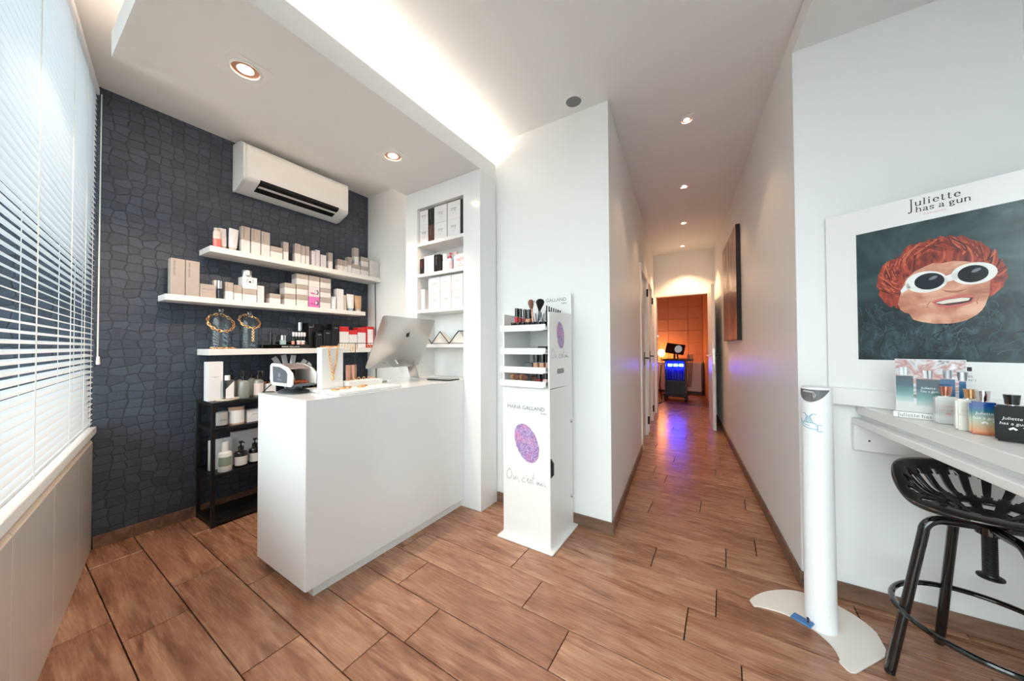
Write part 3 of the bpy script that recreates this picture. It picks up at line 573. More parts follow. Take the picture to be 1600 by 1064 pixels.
for i in range(5): bottle('lip_gloss', '%s black lip gloss with a white cap in the row on the tester tray step' % ORD[i], (-3.07, 1.385+.022*i, z3+.056), .009, .042, .08, M_BLKG, mat('pearl_cap', (228, 228, 236), .2), 'white capped lip glosses', neck=.85)
bottle('perfume_flask', 'tall clear flask with a silver cap standing behind the tester tray', (-3.125, 1.462, z3), .024, .15, .225, M_GLASS, M_CHROME, neck=.7)
for (ya, yb, zt, dx, lab) in ((1.502, 1.54, 1.411, .09, 'tall black box behind the tester tray end'), (1.542, 1.600, 1.329, .0, 'low black box with white lettering on the lowest shelf'), (1.606, 1.681, 1.348, .0, 'middle black box with white lettering on the lowest shelf'), (1.684, 1.753, 1.409, .0, 'tall black box touching the red and white boxes')):
    t = carton('product_box', lab, (-3.01-dx*.5, ya, z3), yb-ya-.002, .09, zt-z3, M_BLKC, 'black boxes on the lowest shelf')
    text('BLACK', .010, M_INKW, t, (.0008, (yb-ya)/2, (zt-z3)*.82), R(90), 0, 'CENTER')
carton('product_box', 'tall black box standing behind the low black box on the lowest shelf', (-3.105, 1.543, z3), .09, .075, .222, M_BLKC, 'black boxes on the lowest shelf', 'BLACK', M_INKW, .009)
for (ya, yb, zt, lab) in ((1.756, 1.848, 1.389, 'leftmost'), (1.852, 1.937, 1.357, 'shortest'), (1.942, 2.027, 1.386, 'third')):
    carton('product_box', lab+' red topped white box on the lowest shelf', (-3.02, ya, z3), yb-ya, .09, zt-z3, M_RW, 'red topped boxes', 'ACTIVE', M_INKD, .012)
t = carton('product_box', 'red framed white box right of the three red topped boxes', (-3.02, 2.034, z3), .085, .09, .212, mat('red_card', (200, 30, 30), .45), 'red topped boxes')
obj('white_panel', MB().flat([(.012, .03), (.073, .03), (.073, .185), (.012, .185)]), M_CARDW, t, (.0007, 0, 0), (0, 0, R(90)))
text('ACTIVE', .011, M_INKD, t, (.0012, .056, .17), R(90), R(90))
tag(obj('wall_cable', MB().tube([(-3.05, 2.152, 1.86), (-3.047, 2.152, 1.7), (-3.042, 2.152, 1.4), (-3.036, 2.152, 1.2), (-3.03, 2.152, .9), (-3.03, 2.152, .3)], .004, 6), M_BLACK, smooth=True), 'black cable hanging down the white wall beside the shelves', 'cable')

# ------------------------------------------------------------------ black metal rack and its goods
rk = thing('metal_rack', 'black metal four-tier rack against the dark wall behind the counter', 'rack', (-3.171, .802, 0))
RL, RD = 1.25, .3
for (a, b) in ((0, 0), (RD-.02, 0), (0, RL-.02), (RD-.02, RL-.02)): obj('post', MB().box(a, a+.02, b, b+.02, .0005, .828), M_BLACK, rk, bevel=.001)
for z in (.828, .653, .346, .035):
    s = obj('shelf_plate', MB().box(.004, RD-.004, .021, RL-.021, z-.006, z), M_BLACK, rk)
    obj('edge_rail', MB().box(RD-.018, RD-.002, .02, RL-.02, z-.022, z-.006).box(.002, .018, .02, RL-.02, z-.022, z-.006).box(.02, RD-.02, .002, .018, z-.02, z).box(.02, RD-.02, RL-.018, RL-.002, z-.02, z), M_BLACK, s)
g = 'goods on the black rack'; XR = -2.9
carton('candle_box', 'tall white box at the left end of the rack top', (-2.97, .806, .829), .083, .08, .27, M_CARDW, None, 'maison', M_INKL, .014, False)
t = thing('round_tray', 'round pale wooden tray under the square diffuser', 'tray', (-2.945, .905, .829)); obj('dish', MB().lathe([(0, .0), (.062, .0), (.068, .006), (.068, .014), (.063, .014), (.06, .008), (0, .007)], 28), mat('pale_wood', (212, 192, 172), .5, var=10, bscale=30), t, smooth=True)
t = bottle('diffuser_bottle', 'square glass diffuser with a white label on the round wooden tray', (-2.945, .905, .8375), .03, .128, .165, M_GLASS, M_CARDW, neck=.42, cat='bottle', sq=True)
obj('paper_label', MB().flat([(-.018, .006), (.028, .006), (.028, .125), (-.018, .07)]), M_CARDW, t, (.0306, 0, 0), (0, 0, R(90)))
obj('reed', MB().tube([(.031, -.024, .0), (.031, -.024, .06)], .0015, 5), M_INKD, t)
M_CLEARB = glass('bottle_glass', (222, 226, 214), 2.0)
_t = NT.__new__(NT); _t.t = M_CLEARB.node_tree; _o = _t.t.nodes['Material Output']; _p = _t.t.nodes.new('ShaderNodeBsdfDiffuse'); _p.inputs[0].default_value = rgb(206, 206, 198); _x = _t.t.nodes.new('ShaderNodeMixShader'); _x.inputs[0].default_value = .32
_s = _o.inputs[0].links[0].from_socket; _t.l(_s, _x.inputs[1]); _t.l(_p.outputs[0], _x.inputs[2]); _t.l(_x.outputs[0], _o.inputs[0])
def soap(y, x, r, hb, ht, lab, m=M_CLEARB, ml=None): bottle('pump_bottle', lab, (x, y, .829), r, hb, ht, m, M_BLKG, 'pump bottles on the rack top', neck=.4, mlab=ml, pump=True, lab=(.12, .8))
soap(.962, -3.06, .028, .13, .202, 'clear pump bottle behind the diffuser on the rack top')
soap(1.0, -2.945, .033, .128, .2, 'clear wide pump bottle at the front beside the diffuser')
soap(1.025, -3.07, .028, .13, .2, 'clear pump bottle at the back in the middle of the rack top')
soap(1.092, -2.95, .032, .128, .196, 'clear pump bottle with a blush label at the front of the rack top', ml=mat('blush_label', (224, 205, 200), .5))
soap(1.095, -3.075, .028, .13, .197, 'clear pump bottle at the back behind the blush labelled bottle')
M_AMBER = mat('dark_amber_glass', (34, 20, 14), .1, coat=.5)
for i, (x, y) in enumerate(((-3.06, 1.16), (-2.99, 1.195), (-3.08, 1.225))): bottle('dropper_bottle', '%s dark bottle with an orange collar on the rack behind the counter device' % ORD[i], (x, y, .829), .024, .11, .19, M_AMBER, M_BLKG, 'dark bottles on the rack', neck=.45, mlab=mat('orange_label', (206, 112, 76), .5), lab=(.8, .9))
carton('product_box', 'low white box before the dark bottles on the rack top', (-2.9, 1.133, .829), .055, .06, .09, M_CARDW)
for i, (x, y) in enumerate(((-3.0, 1.462), (-3.0, 1.522), (-3.09, 1.49), (-3.09, 1.552))): bottle('dark_bottle', '%s plain black bottle between the device and the necklace block' % ORD[i], (x, y, .829), .028, .115, .194, M_BLKG, M_BLKG, 'dark bottles on the rack', neck=.4, pump=True)
t = thing('tube_holder', 'white cup holding a fan of silver cream tubes on the rack', 'holder', (-3.02, 1.34, .829)); obj('cup', MB().lathe([(0, 0), (.04, 0), (.045, .19), (.042, .19), (.037, .004), (0, .004)], 20), M_PLAST, t, smooth=True)
M_SILT = mat('silver_tube', (196, 196, 198), .3, metal=.4)
for i, (a, y) in enumerate(((.55, -.012), (.2, -.01), (-.12, .0), (-.62, .006), (-.85, .012))):
    q = tubepack('silver_tube', '%s silver cream tube from the left in the fan behind the counter device' % ORD[i], (-3.03+.013*i, 1.34+y-.018, .95), .04, .185, M_SILT, M_CARDW, 'silver tubes in the cup', caph=.02, lean=a, txt=None)
for i, y in enumerate((1.775, 1.83)): tubepack('makeup_tube', ('left' if i == 0 else 'right')+' translucent pink makeup tube behind the necklace block', (-2.93, y, .829), .052, .2, mat('pink_tube', (206, 156, 136), .3), M_CARDW, caph=.03)
# second tier
t = thing('candle_glass', 'white candle in a clear glass on the second rack tier', 'candle', (-2.93, .871, .6535)); obj('glass', MB().lathe([(0, 0), (.034, 0), (.035, .005), (.035, .105), (.033, .105), (.033, .012), (0, .01)], 24), glass('candle_glass_clear', (244, 244, 244), 1.2), t, smooth=True)
obj('wax', MB().lathe([(0, .011), (.0322, .013), (.0322, .098), (0, .096)], 24), mat('candle_wax', (236, 232, 226), .5), t, smooth=True); text('maison', .014, M_INKD, t, (.036, 0, .045), R(90), 0, 'CENTER')
t = thing('candle_tin', 'large white candle tin with a copper rim and lid on the second rack tier', 'candle', (-2.94, .957, .6535)); obj('tin', MB().lathe([(0, 0), (.045, 0), (.045, .118), (0, .118)], 26), M_CARDW, t, smooth=True)
obj('lower_rim', MB().lathe([(.0455, .001), (.0462, .003), (.0462, .012), (.0455, .013)], 26), mat('copper_band', (206, 164, 140), .3, metal=.4), t, smooth=True); obj('upper_rim', MB().lathe([(.0455, .102), (.0465, .104), (.0465, .124), (.0455, .125)], 26), mat('copper_band'), t, smooth=True)
obj('lid', MB().lathe([(0, .119), (.045, .119), (.046, .126), (.04, .13), (0, .13)], 26), M_ALU, t, smooth=True)
carton('soap_box', 'white box at the right of the candle tin on the second rack tier', (-2.92, 1.012, .6535), .1, .08, .088, M_CARDW, None, 'savon', M_INK, .014, False)
# third tier
carton('gift_box', 'flat white box standing upright behind the white lotion bottle', (-3.0, .826, .3465), .125, .03, .205, M_CARDW)
carton('gift_box', 'flat white box standing behind the two black pump bottles', (-3.02, .955, .3465), .21, .03, .235, M_CARDW)
bottle('lotion_bottle', 'white lotion bottle with a green label on the third rack tier', (-2.92, .888, .3465), .039, .135, .2, M_PLAST, M_PLAST, neck=.4, mlab=mat('sage_label', (140, 158, 140), .5), lab=(.3, .75))
M_AMB2 = mat('brown_black_bottle', (26, 20, 20), .15, coat=.4); M_LAB = mat('cream_label', (222, 216, 214), .5)
bottle('pump_bottle', 'black pump bottle with a cream label beside the white lotion bottle', (-2.93, .98, .3465), .039, .115, .182, M_AMB2, M_BLKG, neck=.4, mlab=M_LAB, pump=True, lab=(.15, .68))
bottle('pump_bottle', 'black pump bottle with a cream label nearest the counter on the third rack tier', (-2.94, 1.068, .3465), .037, .115, .182, M_AMB2, M_BLKG, neck=.4, mlab=M_LAB, pump=True, lab=(.15, .68))

# ------------------------------------------------------------------ counter
ct = thing('reception_counter', 'white glossy reception counter', 'counter', (-1.654, .802, 0))
obj('front_panel', MB().box(-.019, 0, 0, 1.121, .057, .947), M_WHITE, ct, bevel=.001)
obj('end_panel', MB().box(-.514, -.02, 0, .019, .057, .947), M_WHITE, ct, bevel=.001)
obj('top', MB().box(-.513, -.0195, .0195, 1.121, .925, .946), M_WHITE, ct)
obj('underside', MB().box(-.513, -.0195, .0195, 1.121, .057, .075), M_SATIN, ct)
obj('rear_shelf', MB().box(-.5, -.02, .02, 1.12, .45, .468), M_SATIN, ct)
obj('plinth', MB().box(-.46, -.028, .05, 1.121, .0005, .057), M_SATIN, ct)
ZT = .9475
dv = thing('counter_device', 'white and dark grey hooded table device at the left end of the counter', 'device', (-2.03, .92, ZT))
obj('foot', MB().lathe([(0, 0), (.1, 0), (.1, .006), (.075, .018), (.05, .022), (.05, .034), (0, .034)], 28, ey=.72), M_DGREY, dv, smooth=True)
pf = [(-.125, .05), (-.135, .075), (-.13, .15), (-.115, .162), (-.02, .158), (.06, .142), (.108, .115), (.118, .095), (.112, .05), (.10, .04), (-.11, .04)]
xz = lambda x, y, z: (x, z, y)
for k, (ya, yb) in enumerate(((-.066, -.052), (.062, .070))):
    ck = obj('cheek', MB().prism(pf, ya, yb, xz), M_PLAST, dv, bevel=.004, bseg=2, smooth=True)
    if k == 0:
        ins = obj('inset_panel', MB().prism([(-.088, .058), (-.094, .146), (-.01, .143), (.06, .124), (.075, .108), (.07, .058)], -.0675, -.0665, xz), M_GREY, ck)
        obj('emblem', MB().flat(ell(-.015, .1, .012, .012, 20)).ribbon([(-.04, .075), (.012, .075)], .005), M_INKL, ins, (0, -.068, 0))
obj('hood_shell', MB().prism([(-.128, .05), (-.128, .148), (-.112, .157), (-.02, .153), (.055, .138), (.06, .132), (-.02, .145), (-.105, .147), (-.115, .05)], -.05, .055, xz), mat('hood_brown_grey', (112, 100, 98), .35), dv)
obj('inner_tray', MB().box(-.114, .108, -.05, .055, .04, .052), M_GREY, dv)
obj('rear_cap', MB().box(-.15, -.126, -.055, .06, .06, .11), M_GREY, dv, bevel=.008)
obj('power_lead', MB().tube([(-.14, -.02, .07), (-.17, -.05, .03), (-.13, -.1, .004), (-.09, -.06, .004)], .003, 6), M_BLACK, dv)
mb = MB()
for i in range(46): a = rnd.uniform(-.02, .095); b = rnd.uniform(-.04, .045); mb.torus((a, b, .055+rnd.random()*.01), (rnd.random(), rnd.random(), .2), (rnd.random(), -rnd.random(), .5), .006, .005, .0024, 8, 4)
o = obj('ring_pile', mb, mat('red_gold', (206, 112, 72), .3, metal=.5), None, (-2.03, .92, ZT), smooth=True); tag(o, 'heap of small red gold rings inside the hooded device', 'rings'); o['kind'] = 'stuff'
tr = thing('jewellery_tray', 'flat white jewellery tray on the counter', 'tray', (-1.96, .968, ZT)); obj('board', MB().box(0, .292, 0, .395, .0, .016), M_SATIN, tr, bevel=.002); obj('foot', MB().box(.02, .27, .02, .37, -.0002, .001), M_INK, tr)
nb = thing('necklace_block', 'upright white display block with a gold necklace over it', 'display block', (-1.92, .984, ZT+.0165)); obj('block', MB().box(0, .05, .003, .126, 0, .232), M_SATIN, nb, bevel=.002); obj('felt_foot', MB().box(.004, .046, .008, .12, -.0003, .0005), M_INK, nb)
mb = MB(); yc = 1.047; zt_ = ZT+.0165+.236
pts = [(-1.8655, yc-.022+.022*(i/16)**1.6*.9, zt_-.004-.0098*i) for i in range(17)]; pts2 = [(-1.8655, yc+.026-.026*(i/16)**1.6*.9, zt_-.004-.0098*i) for i in range(17)]
chain(mb, pts, .0042, .002); chain(mb, pts2, .0042, .002)
chain(mb, [(-1.8655-.0065*i, yc-.022, zt_) for i in range(9)], .0042, .002); chain(mb, [(-1.8655-.0065*i, yc+.026, zt_) for i in range(9)], .0042, .002)
chain(mb, [(-1.9, yc-.05+.0065*i, zt_) for i in range(16)], .0042, .002)
nk = thing('gold_necklace', 'thick gold chain necklace draped over the white block', 'necklace', (0, 0, 0)); nk.location = (-1.8655, yc, zt_-.17)
for i, v in enumerate(mb.v): mb.v[i] = (v[0]+1.8655, v[1]-yc, v[2]-zt_+.17)
obj('chain', mb, M_GOLD, nk, smooth=True); obj('pendant', MB().lathe([(0, -.022), (.006, -.018), (.009, -.008), (.006, .002), (0, .006)], 12), M_GOLD, nk, smooth=True)
rb = thing('ring_box', 'white ring box with a row of gold rings on the jewellery tray', 'box', (-1.93, 1.125, ZT+.0165)); obj('box', MB().box(0, .09, 0, .228, 0, .032), M_SATIN, rb, bevel=.002); obj('cushion_slot', MB().box(.035, .055, .01, .218, .032, .0335), M_CARDW, rb)
for i in range(6):
    r_ = MB().torus((0, 0, .008), (1, 0, 0), (0, 0, 1), .0085, .0085, .0024, 14, 6); tag(obj('gold_ring', r_, M_GOLD, None, (-1.885, 1.15+.034*i, ZT+.0165+.033), (0, 0, R(20)), smooth=True), '%s gold ring from the left in the row on the white ring box' % ORD[i], 'ring', 'rings on the ring box')
for i, (x, y, s) in enumerate(((-1.76, 1.0, .017), (-1.79, 1.06, .014), (-1.80, 1.10, .012), (-1.765, 1.155, .018), (-1.79, 1.19, .014))):
    mb = MB()
    for k in range(9): a = 2*math.pi*k/9; mb.torus((s*math.cos(a), s*math.sin(a), .005+.003*math.sin(3*a)), (math.cos(a), math.sin(a), .4), (-math.sin(a), math.cos(a), 0), .0055, .005, .002, 8, 4)
    tag(obj('gold_bracelet', mb, M_GOLD, None, (x, y, ZT+.0185), smooth=True), '%s gold bracelet from the left on the jewellery tray' % ORD[i], 'bracelet', 'bracelets on the tray')
es = thing('earring_stand', 'thin black T-shaped earring stand with gold earrings on the counter', 'jewellery stand', (-2.02, 1.28, ZT))
obj('post', MB().tube([(0, 0, 0), (0, 0, .275)], .0022, 8), M_BLACK, es); obj('bar', MB().tube([(0, -.12, .275), (0, .13, .275)], .0022, 8), M_BLACK, es); obj('foot', MB().lathe([(0, 0), (.03, 0), (.03, .003), (0, .004)], 18), M_BLACK, es)
for i, (y, L) in enumerate(((-.11, .13), (-.09, .03), (-.07, .03), (-.055, .025), (-.03, .05), (-.015, .05), (.01, .035), (.09, .03), (.11, .03))):
    mb = MB(); k = max(2, int(L/.011)); chain(mb, [(0, 0, -.004-.011*q) for q in range(k+1)], .0035, .0015)
    tag(obj('gold_earring', mb, M_GOLD, None, (-2.02, 1.28+y, ZT+.272), smooth=True), '%s gold earring from the left on the black stand' % ORD[i], 'earring', 'earrings on the stand')
# all-in-one computer seen from behind
im = thing('desktop_computer', 'silver all-in-one computer seen from behind on the counter', 'computer', (-2.06, 1.618, ZT), R(3.5))
ti = R(26.3); Wm, Hm, z0 = .5, .397, .0995
def ip(y, h, t): return (math.sin(ti)*h+math.cos(ti)*t, y, z0+math.cos(ti)*h-math.sin(ti)*t)
def panel(t0, t1, inset, bulge=0):
    n = 6; out = []; w_, h_ = Wm/2-inset, Hm-inset; r = .018
    for (cy, ch, a0) in ((w_-r, inset+r, -90), (w_-r, h_-r, 0), (-w_+r, h_-r, 90), (-w_+r, inset+r, 180)):
        for k in range(n+1): a = R(a0+90*k/n); out.append((cy+r*math.cos(a), ch+r*math.sin(a)))
    return out
A, B = panel(0, 0, 0), panel(0, 0, .035)
nA = len(A); v = [ip(y, h, -.006) for y, h in A]+[ip(y, h, .0) for y, h in A]+[ip(y, h, .018) for y, h in B]; f = [tuple(range(nA-1, -1, -1)), tuple(range(2*nA, 3*nA))]
for k in (0, nA):
    for i in range(nA): j = (i+1) % nA; f.append((k+i, k+j, k+nA+j, k+nA+i))
obj('back_shell', MB().add(v, f), M_ALU, im, smooth=True, sharp=50)
obj('screen', MB().add([ip(y, h, -.0066) for y, h in panel(0, 0, .004)], [tuple(range(nA-1, -1, -1))]), M_BLKG, im)
hp = ip(0, .215, .018); ft = Vector((.21, 0, .004))
hw = .033
mb = MB(); q = [Vector((hp[0]-.012, 0, hp[2])), Vector((hp[0]+.004, 0, hp[2]+.012))]
nkp = [(hp[0]+.002, hp[2]+.012), (.205, .012), (.21, .002), (.198, .002), (hp[0]-.012, hp[2])]
st = obj('stand_neck', MB().prism(nkp, -hw-.012, hw+.012, lambda x, y, z: (x, z, y)), M_ALU, im, bevel=.002)
obj('stand_foot', MB().prism([(.21, 0), (.03, 0), (.03, .004), (.205, .012), (.21, .01)], -.09, .09, lambda x, y, z: (x, z, y)), M_ALU, im, bevel=.002)
dn = Vector((.205-(hp[0]+.002), 0, .012-hp[2]-.012)).normalized(); nrm = Vector((-dn.z, 0, dn.x)); nrm = nrm if nrm.x > 0 else -nrm
c0 = Vector((hp[0]+.002, 0, hp[2]+.012))+dn*.12+nrm*.0012
obj('cable_hole', MB().add([c0+dn*.02*math.cos(a)+Vector((0, .02*math.sin(a), 0)) for a in [2*math.pi*i/24 for i in range(24)]], [tuple(range(24))]), mat('hole_cream', (214, 200, 186), .5), st)
def back2d(poly, t=.0184): return MB().add([ip(y, h, t) for y, h in poly], [tuple(range(len(poly)))])
ap = [(0, .80), (.12, .86), (.26, .86), (.40, .78), (.30, .66), (.27, .52), (.33, .38), (.43, .30), (.36, .13), (.25, 0), (.13, -.02), (.0, .03), (-.13, -.02), (-.25, 0), (-.38, .17), (-.45, .38), (-.45, .58), (-.37, .77), (-.25, .86), (-.12, .86)]
S_ = .038; lg = obj('logo', back2d([(x*S_+.035-.035, .255+y*S_) for x, y in ap]), M_BLKG, im)
obj('logo_leaf', back2d([(x*S_, .255+y*S_) for x, y in ((0.0, .9), (.06, 1.06), (.2, 1.16), (.2, 1.02), (.12, .93))]), M_BLKG, lg)
text('- |||||||| -', .014, M_INKD, im, ip(-.15, .05, .0190), R(90), 0).rotation_euler = (0, 0, R(90)); im.children[-1].rotation_euler = (R(90)*0, 0, R(90)); im.children[-1].name = 'port_row'
im.children[-1].matrix_local = Matrix(((0, -math.cos(ti), math.sin(ti), ip(-.15, .06, .0192)[0]), (1, 0, 0, -.15), (0, math.sin(ti), math.cos(ti), ip(-.15, .06, .0192)[2]), (0, 0, 0, 1)))
obj('power_cord', MB().tube([(.06, -.05, .16), (.1, -.055, .12), (.12, -.04, .07), (.1, -.07, .03), (.05, -.09, .006)], .004, 6), M_PLAST, im, smooth=True)
kb = thing('keyboard', 'flat silver keyboard beside the computer foot on the counter', 'keyboard', (-2.12, 1.42, ZT)); obj('deck', MB().box(-.03, .08, 0, .12, 0, .007), M_ALU, kb, bevel=.002)
for i in range(4):
    for j in range(5): obj('key', MB().box(-.022+i*.024, -.002+i*.024, .006+j*.022, .025+j*.022, .007, .009), M_PLAST, kb)
tb = thing('tablet', 'black tablet lying flat at the cabinet end of the counter', 'tablet', (-1.79, 1.845, ZT), R(5)); obj('case', MB().box(-.11, .11, -.06, .06, 0, .007), M_BLKC, tb, bevel=.003); obj('screen', MB().box(-.1, .1, -.052, .052, .007, .0075), M_BLKG, tb)

# ------------------------------------------------------------------ built-in cabinet with open niche
bc = thing('built_in_cabinet', 'tall white built-in cabinet with an open shelved niche', 'cabinet', (-2.302, 1.925, 0))
cw, nx0, nx1 = .807, .139, .646
obj('left_stile', MB().box(0, nx0, 0, .02, .0005, 2.504), M_WHITE, bc); obj('right_stile', MB().box(nx1, cw, 0, .02, .0005, 2.504), M_WHITE, bc)
obj('head_panel', MB().box(nx0, nx1, 0, .02, 2.352, 2.504), M_WHITE, bc); obj('lower_panel', MB().box(nx0, nx1, 0, .02, .0005, .946), M_WHITE, bc)
obj('side_panel', MB().box(0, .018, .02, .204, .0005, 2.504), M_WHITE, bc); obj('side_panel', MB().box(cw-.018, cw, .02, .204, .0005, 2.504), M_WHITE, bc)
obj('niche_lining', MB().box(nx0-.012, nx0, .02, .2, .93, 2.36).box(nx1, nx1+.012, .02, .2, .93, 2.36).box(nx0-.012, nx1+.012, .2, .206, .93, 2.36).box(nx0, nx1, .02, .2, 2.352, 2.364).box(nx0, nx1, .02, .2, .934, .946), M_SATIN, bc)
for z in (2.035, 1.776, 1.475, 1.19): obj('niche_shelf', MB().box(nx0+.001, nx1-.001, .004, .2, z, z+.026), M_SATIN, bc, bevel=.001)
mb = MB()
for z in [.98+i*.045 for i in range(30)]: mb.lathe([(0, 0), (.003, 0)], 8, fn_=lambda x, y, q, z=z: (nx0+.0006, .05+x, z+y))
obj('peg_holes', mb, M_INK, bc)
Nn = [('w', -2.158, -2.061, 2.219, 2.338), ('w', -2.158, -2.061, 2.0625, 2.2175), ('d', -2.057, -1.994, 2.205, 2.335), ('d', -2.057, -1.994, 2.0625, 2.204), ('w', -1.988, -1.849, 2.2, 2.338), ('w', -1.988, -1.85, 2.0625, 2.199), ('w', -1.841, -1.709, 2.2, 2.338), ('w', -1.841, -1.71, 2.0625, 2.199), ('D', -1.706, -1.662, 2.0625, 2.336)]
pos = ['upper left', 'lower left', 'upper', 'lower', 'upper middle', 'lower middle', 'upper right', 'lower right', '']
M_BRN = mat('brown_card', (92, 62, 48), .4)
def nicheb(x0, x1, za, zb, m, lab, txt=None, ink=M_INKL, ts=.03, vert=False, group='boxes in the niche', d=.12):
    t = thing('product_box', lab, 'box', (x0, 1.95, za), 0, group); obj('carton', MB().box(0, x1-x0, 0, d, .0003, zb-za), m, t, bevel=.0012); obj('flap_seam', MB().box(.001, x1-x0-.001, .001, d-.001, zb-za, zb-za+.0004), m, t)
    if txt: text(txt, ts, ink, t, ((x1-x0)*(.35 if vert else .5), -.0007, (zb-za)*(.9 if vert else .5)), 0, R(90) if vert else 0, 'LEFT' if vert else 'CENTER')
    return t
for i, (k, a, b, c, d) in enumerate(Nn):
    if k == 'w':
        t = nicheb(a, b, c, d, M_CARDW, '%s white box with pale lettering on the top niche shelf' % pos[i], 'my', M_INKL, .045); text('PARIS', .009, M_INKL, t, ((b-a)/2, -.0007, (d-c)*.3), 0, 0, 'CENTER')
    elif k == 'd': nicheb(a, b, c, d, M_BLKC if i == 2 else M_BRN, '%s narrow %s box with lettering on the top niche shelf' % (pos[i], 'black' if i == 2 else 'brown'), 'GALLAND', M_INKL, .016, True)
    else: nicheb(a, b, c, d, M_BLKC, 'tall black slipcase at the right of the top niche shelf')
zB = 1.8025
t = nicheb(-2.158, -2.14+.03, zB, 1.935, M_BLKC, 'black box with red lettering on the second niche shelf', 'ROUGE', mat('red_ink', (190, 50, 50), .5), .018, True)
t = nicheb(-2.105, -1.995, zB, 1.948, M_CARDW, 'white box with pale lettering on the second niche shelf', 'my', M_INKL, .04)
t = nicheb(-1.992, -1.931, zB, 1.945, M_BLKC, 'black box right of the white box on the second niche shelf', 'GALLAND', M_INKL, .016, True)
bottle('spray_bottle', 'plain white spray bottle on the second niche shelf', (-1.902, 1.99, zB), .023, .10, .145, M_PLAST, M_PLAST, neck=.8)
bottle('gel_bottle', 'clear bottle with a red pump on the second niche shelf', (-1.842, 1.98, zB), .026, .1, .145, mat('pale_blue_gel', (206, 216, 226), .2), mat('red_pump', (214, 60, 84), .3), neck=.4, pump=True, mlab=mat('rose_label', (226, 188, 196), .5))
bottle('spray_bottle', 'slim white bottle right of the red pump bottle', (-1.788, 1.99, zB), .018, .11, .148, M_PLAST, mat('rose_label'), neck=.8)
t = nicheb(-1.757, -1.665, zB, 1.915, M_CARDW, 'white box with red lettering at the right of the second niche shelf', 'NOT', mat('red_ink'), .035); text('A', .02, mat('red_ink'), t, (.046, -.0007, .032), 0, 0, 'CENTER'); text('PERFUME', .014, M_INK, t, (.046, -.0007, .014), 0, 0, 'CENTER')
zC = 1.5015
nicheb(-2.145, -2.1, zC, 1.675, M_CARDW, 'slim white box standing alone on the third niche shelf', d=.08)
for i, (a, b) in enumerate(((-2.056, -1.928), (-1.924, -1.806), (-1.801, -1.684))):
    for j, (c, d) in enumerate(((zC, 1.634), (1.6355, 1.762))):
        t = nicheb(a, b, c, d, M_CARDW, '%s white box of the %s stack on the third niche shelf' % (('lower', 'upper')[j], ('left', 'middle', 'right')[i]), 'my', M_INKL, .04, group='white boxes on the third niche shelf'); text('PARIS', .009, M_INKL, t, ((b-a)/2, -.0007, .035), 0, 0, 'CENTER')
zg = thing('zigzag_holder', 'black zigzag card holder on the lowest niche shelf', 'holder', (-2.09, 1.97, 1.2165))
pz = [(-.02, .08), (.05, .004), (.146, .1), (.245, .004), (.344, .1), (.41, .097)]
obj('zigzag_band', MB().tube([(x, 0, z+.002) for x, z in pz], .0045, 6), M_BLACK, zg); obj('back_rail', MB().tube([(.05, .0, .006), (.245, .0, .006)], .002, 6), M_BLACK, zg)
for i, (a, b, c) in enumerate(((.055, .146, .236), (.25, .344, .405))):
    tag(obj('greeting_card', MB().prism([(a, .01), (c, .01), (b, .098 if i == 0 else .095)], .015, .05, lambda x, y, z: (x, z, y)), mat('cream_paper', (228, 222, 214), .6), None, (-2.09, 1.97, 1.2165)), ('left' if i == 0 else 'right')+' pale card wedge inside the zigzag holder', 'card')

# ------------------------------------------------------------------ makeup display stand
ds = thing('display_stand', 'white cosmetics display stand with a fingerprint emblem', 'display stand', (-1.193, 1.768, 0))
SW_, SD_ = .33, .352
obj('base_plate', MB().box(-.026, SW_+.03, -.036, SD_+.004, .0005, .012), M_SATIN, ds, bevel=.003)
fp = obj('front_panel', MB().box(0, SW_, 0, .012, .012, .943), M_SATIN, ds, bevel=.001)
obj('side_panel', MB().box(SW_-.012, SW_, .0125, SD_-.02, .012, .939), M_SATIN, ds); obj('side_panel', MB().box(0, .012, .0125, SD_-.02, .012, .939), M_SATIN, ds)
rs = obj('upper_side', MB().prism([(.0, .945), (SD_-.02, .938), (SD_-.02, 1.415), (.0, 1.40)], SW_-.012, SW_, lambda x, y, z: (z, x, y)), M_SATIN, ds, bevel=.001)
obj('upper_side', MB().prism([(.0, .945), (SD_-.02, .938), (SD_-.02, 1.40), (.0, 1.40)], 0, .012, lambda x, y, z: (z, x, y)), M_SATIN, ds, bevel=.001)
bp_ = [(0, .012), (SW_, .012), (SW_, 1.54), (SW_-.006, 1.554), (SW_-.02, 1.56), (.02, 1.56), (.006, 1.554), (0, 1.54)]
bk = obj('back_panel', MB().prism(bp_, SD_-.019, SD_-.006, xz), M_SATIN, ds)
obj('divider_shelf', MB().box(.013, SW_-.013, .0005, SD_-.02, .944, .95), M_SATIN, ds)
text('MARIA GALLAND', .033, M_INKS, bk, (SW_/2, SD_-.0198, 1.505), 0, 0, 'CENTER', label='grey lettering', sx=1.02); text('PARIS', .016, M_INKS, bk, (SW_-.03, SD_-.0198, 1.484), 0, 0, 'RIGHT')
text('MARIA GALLAND', .033, M_INKS, fp, (SW_/2, -.0012, .81), 0, 0, 'CENTER', label='grey lettering', sx=1.02); text('PARIS', .016, M_INKS, fp, (SW_-.022, -.0012, .79), 0, 0, 'RIGHT')
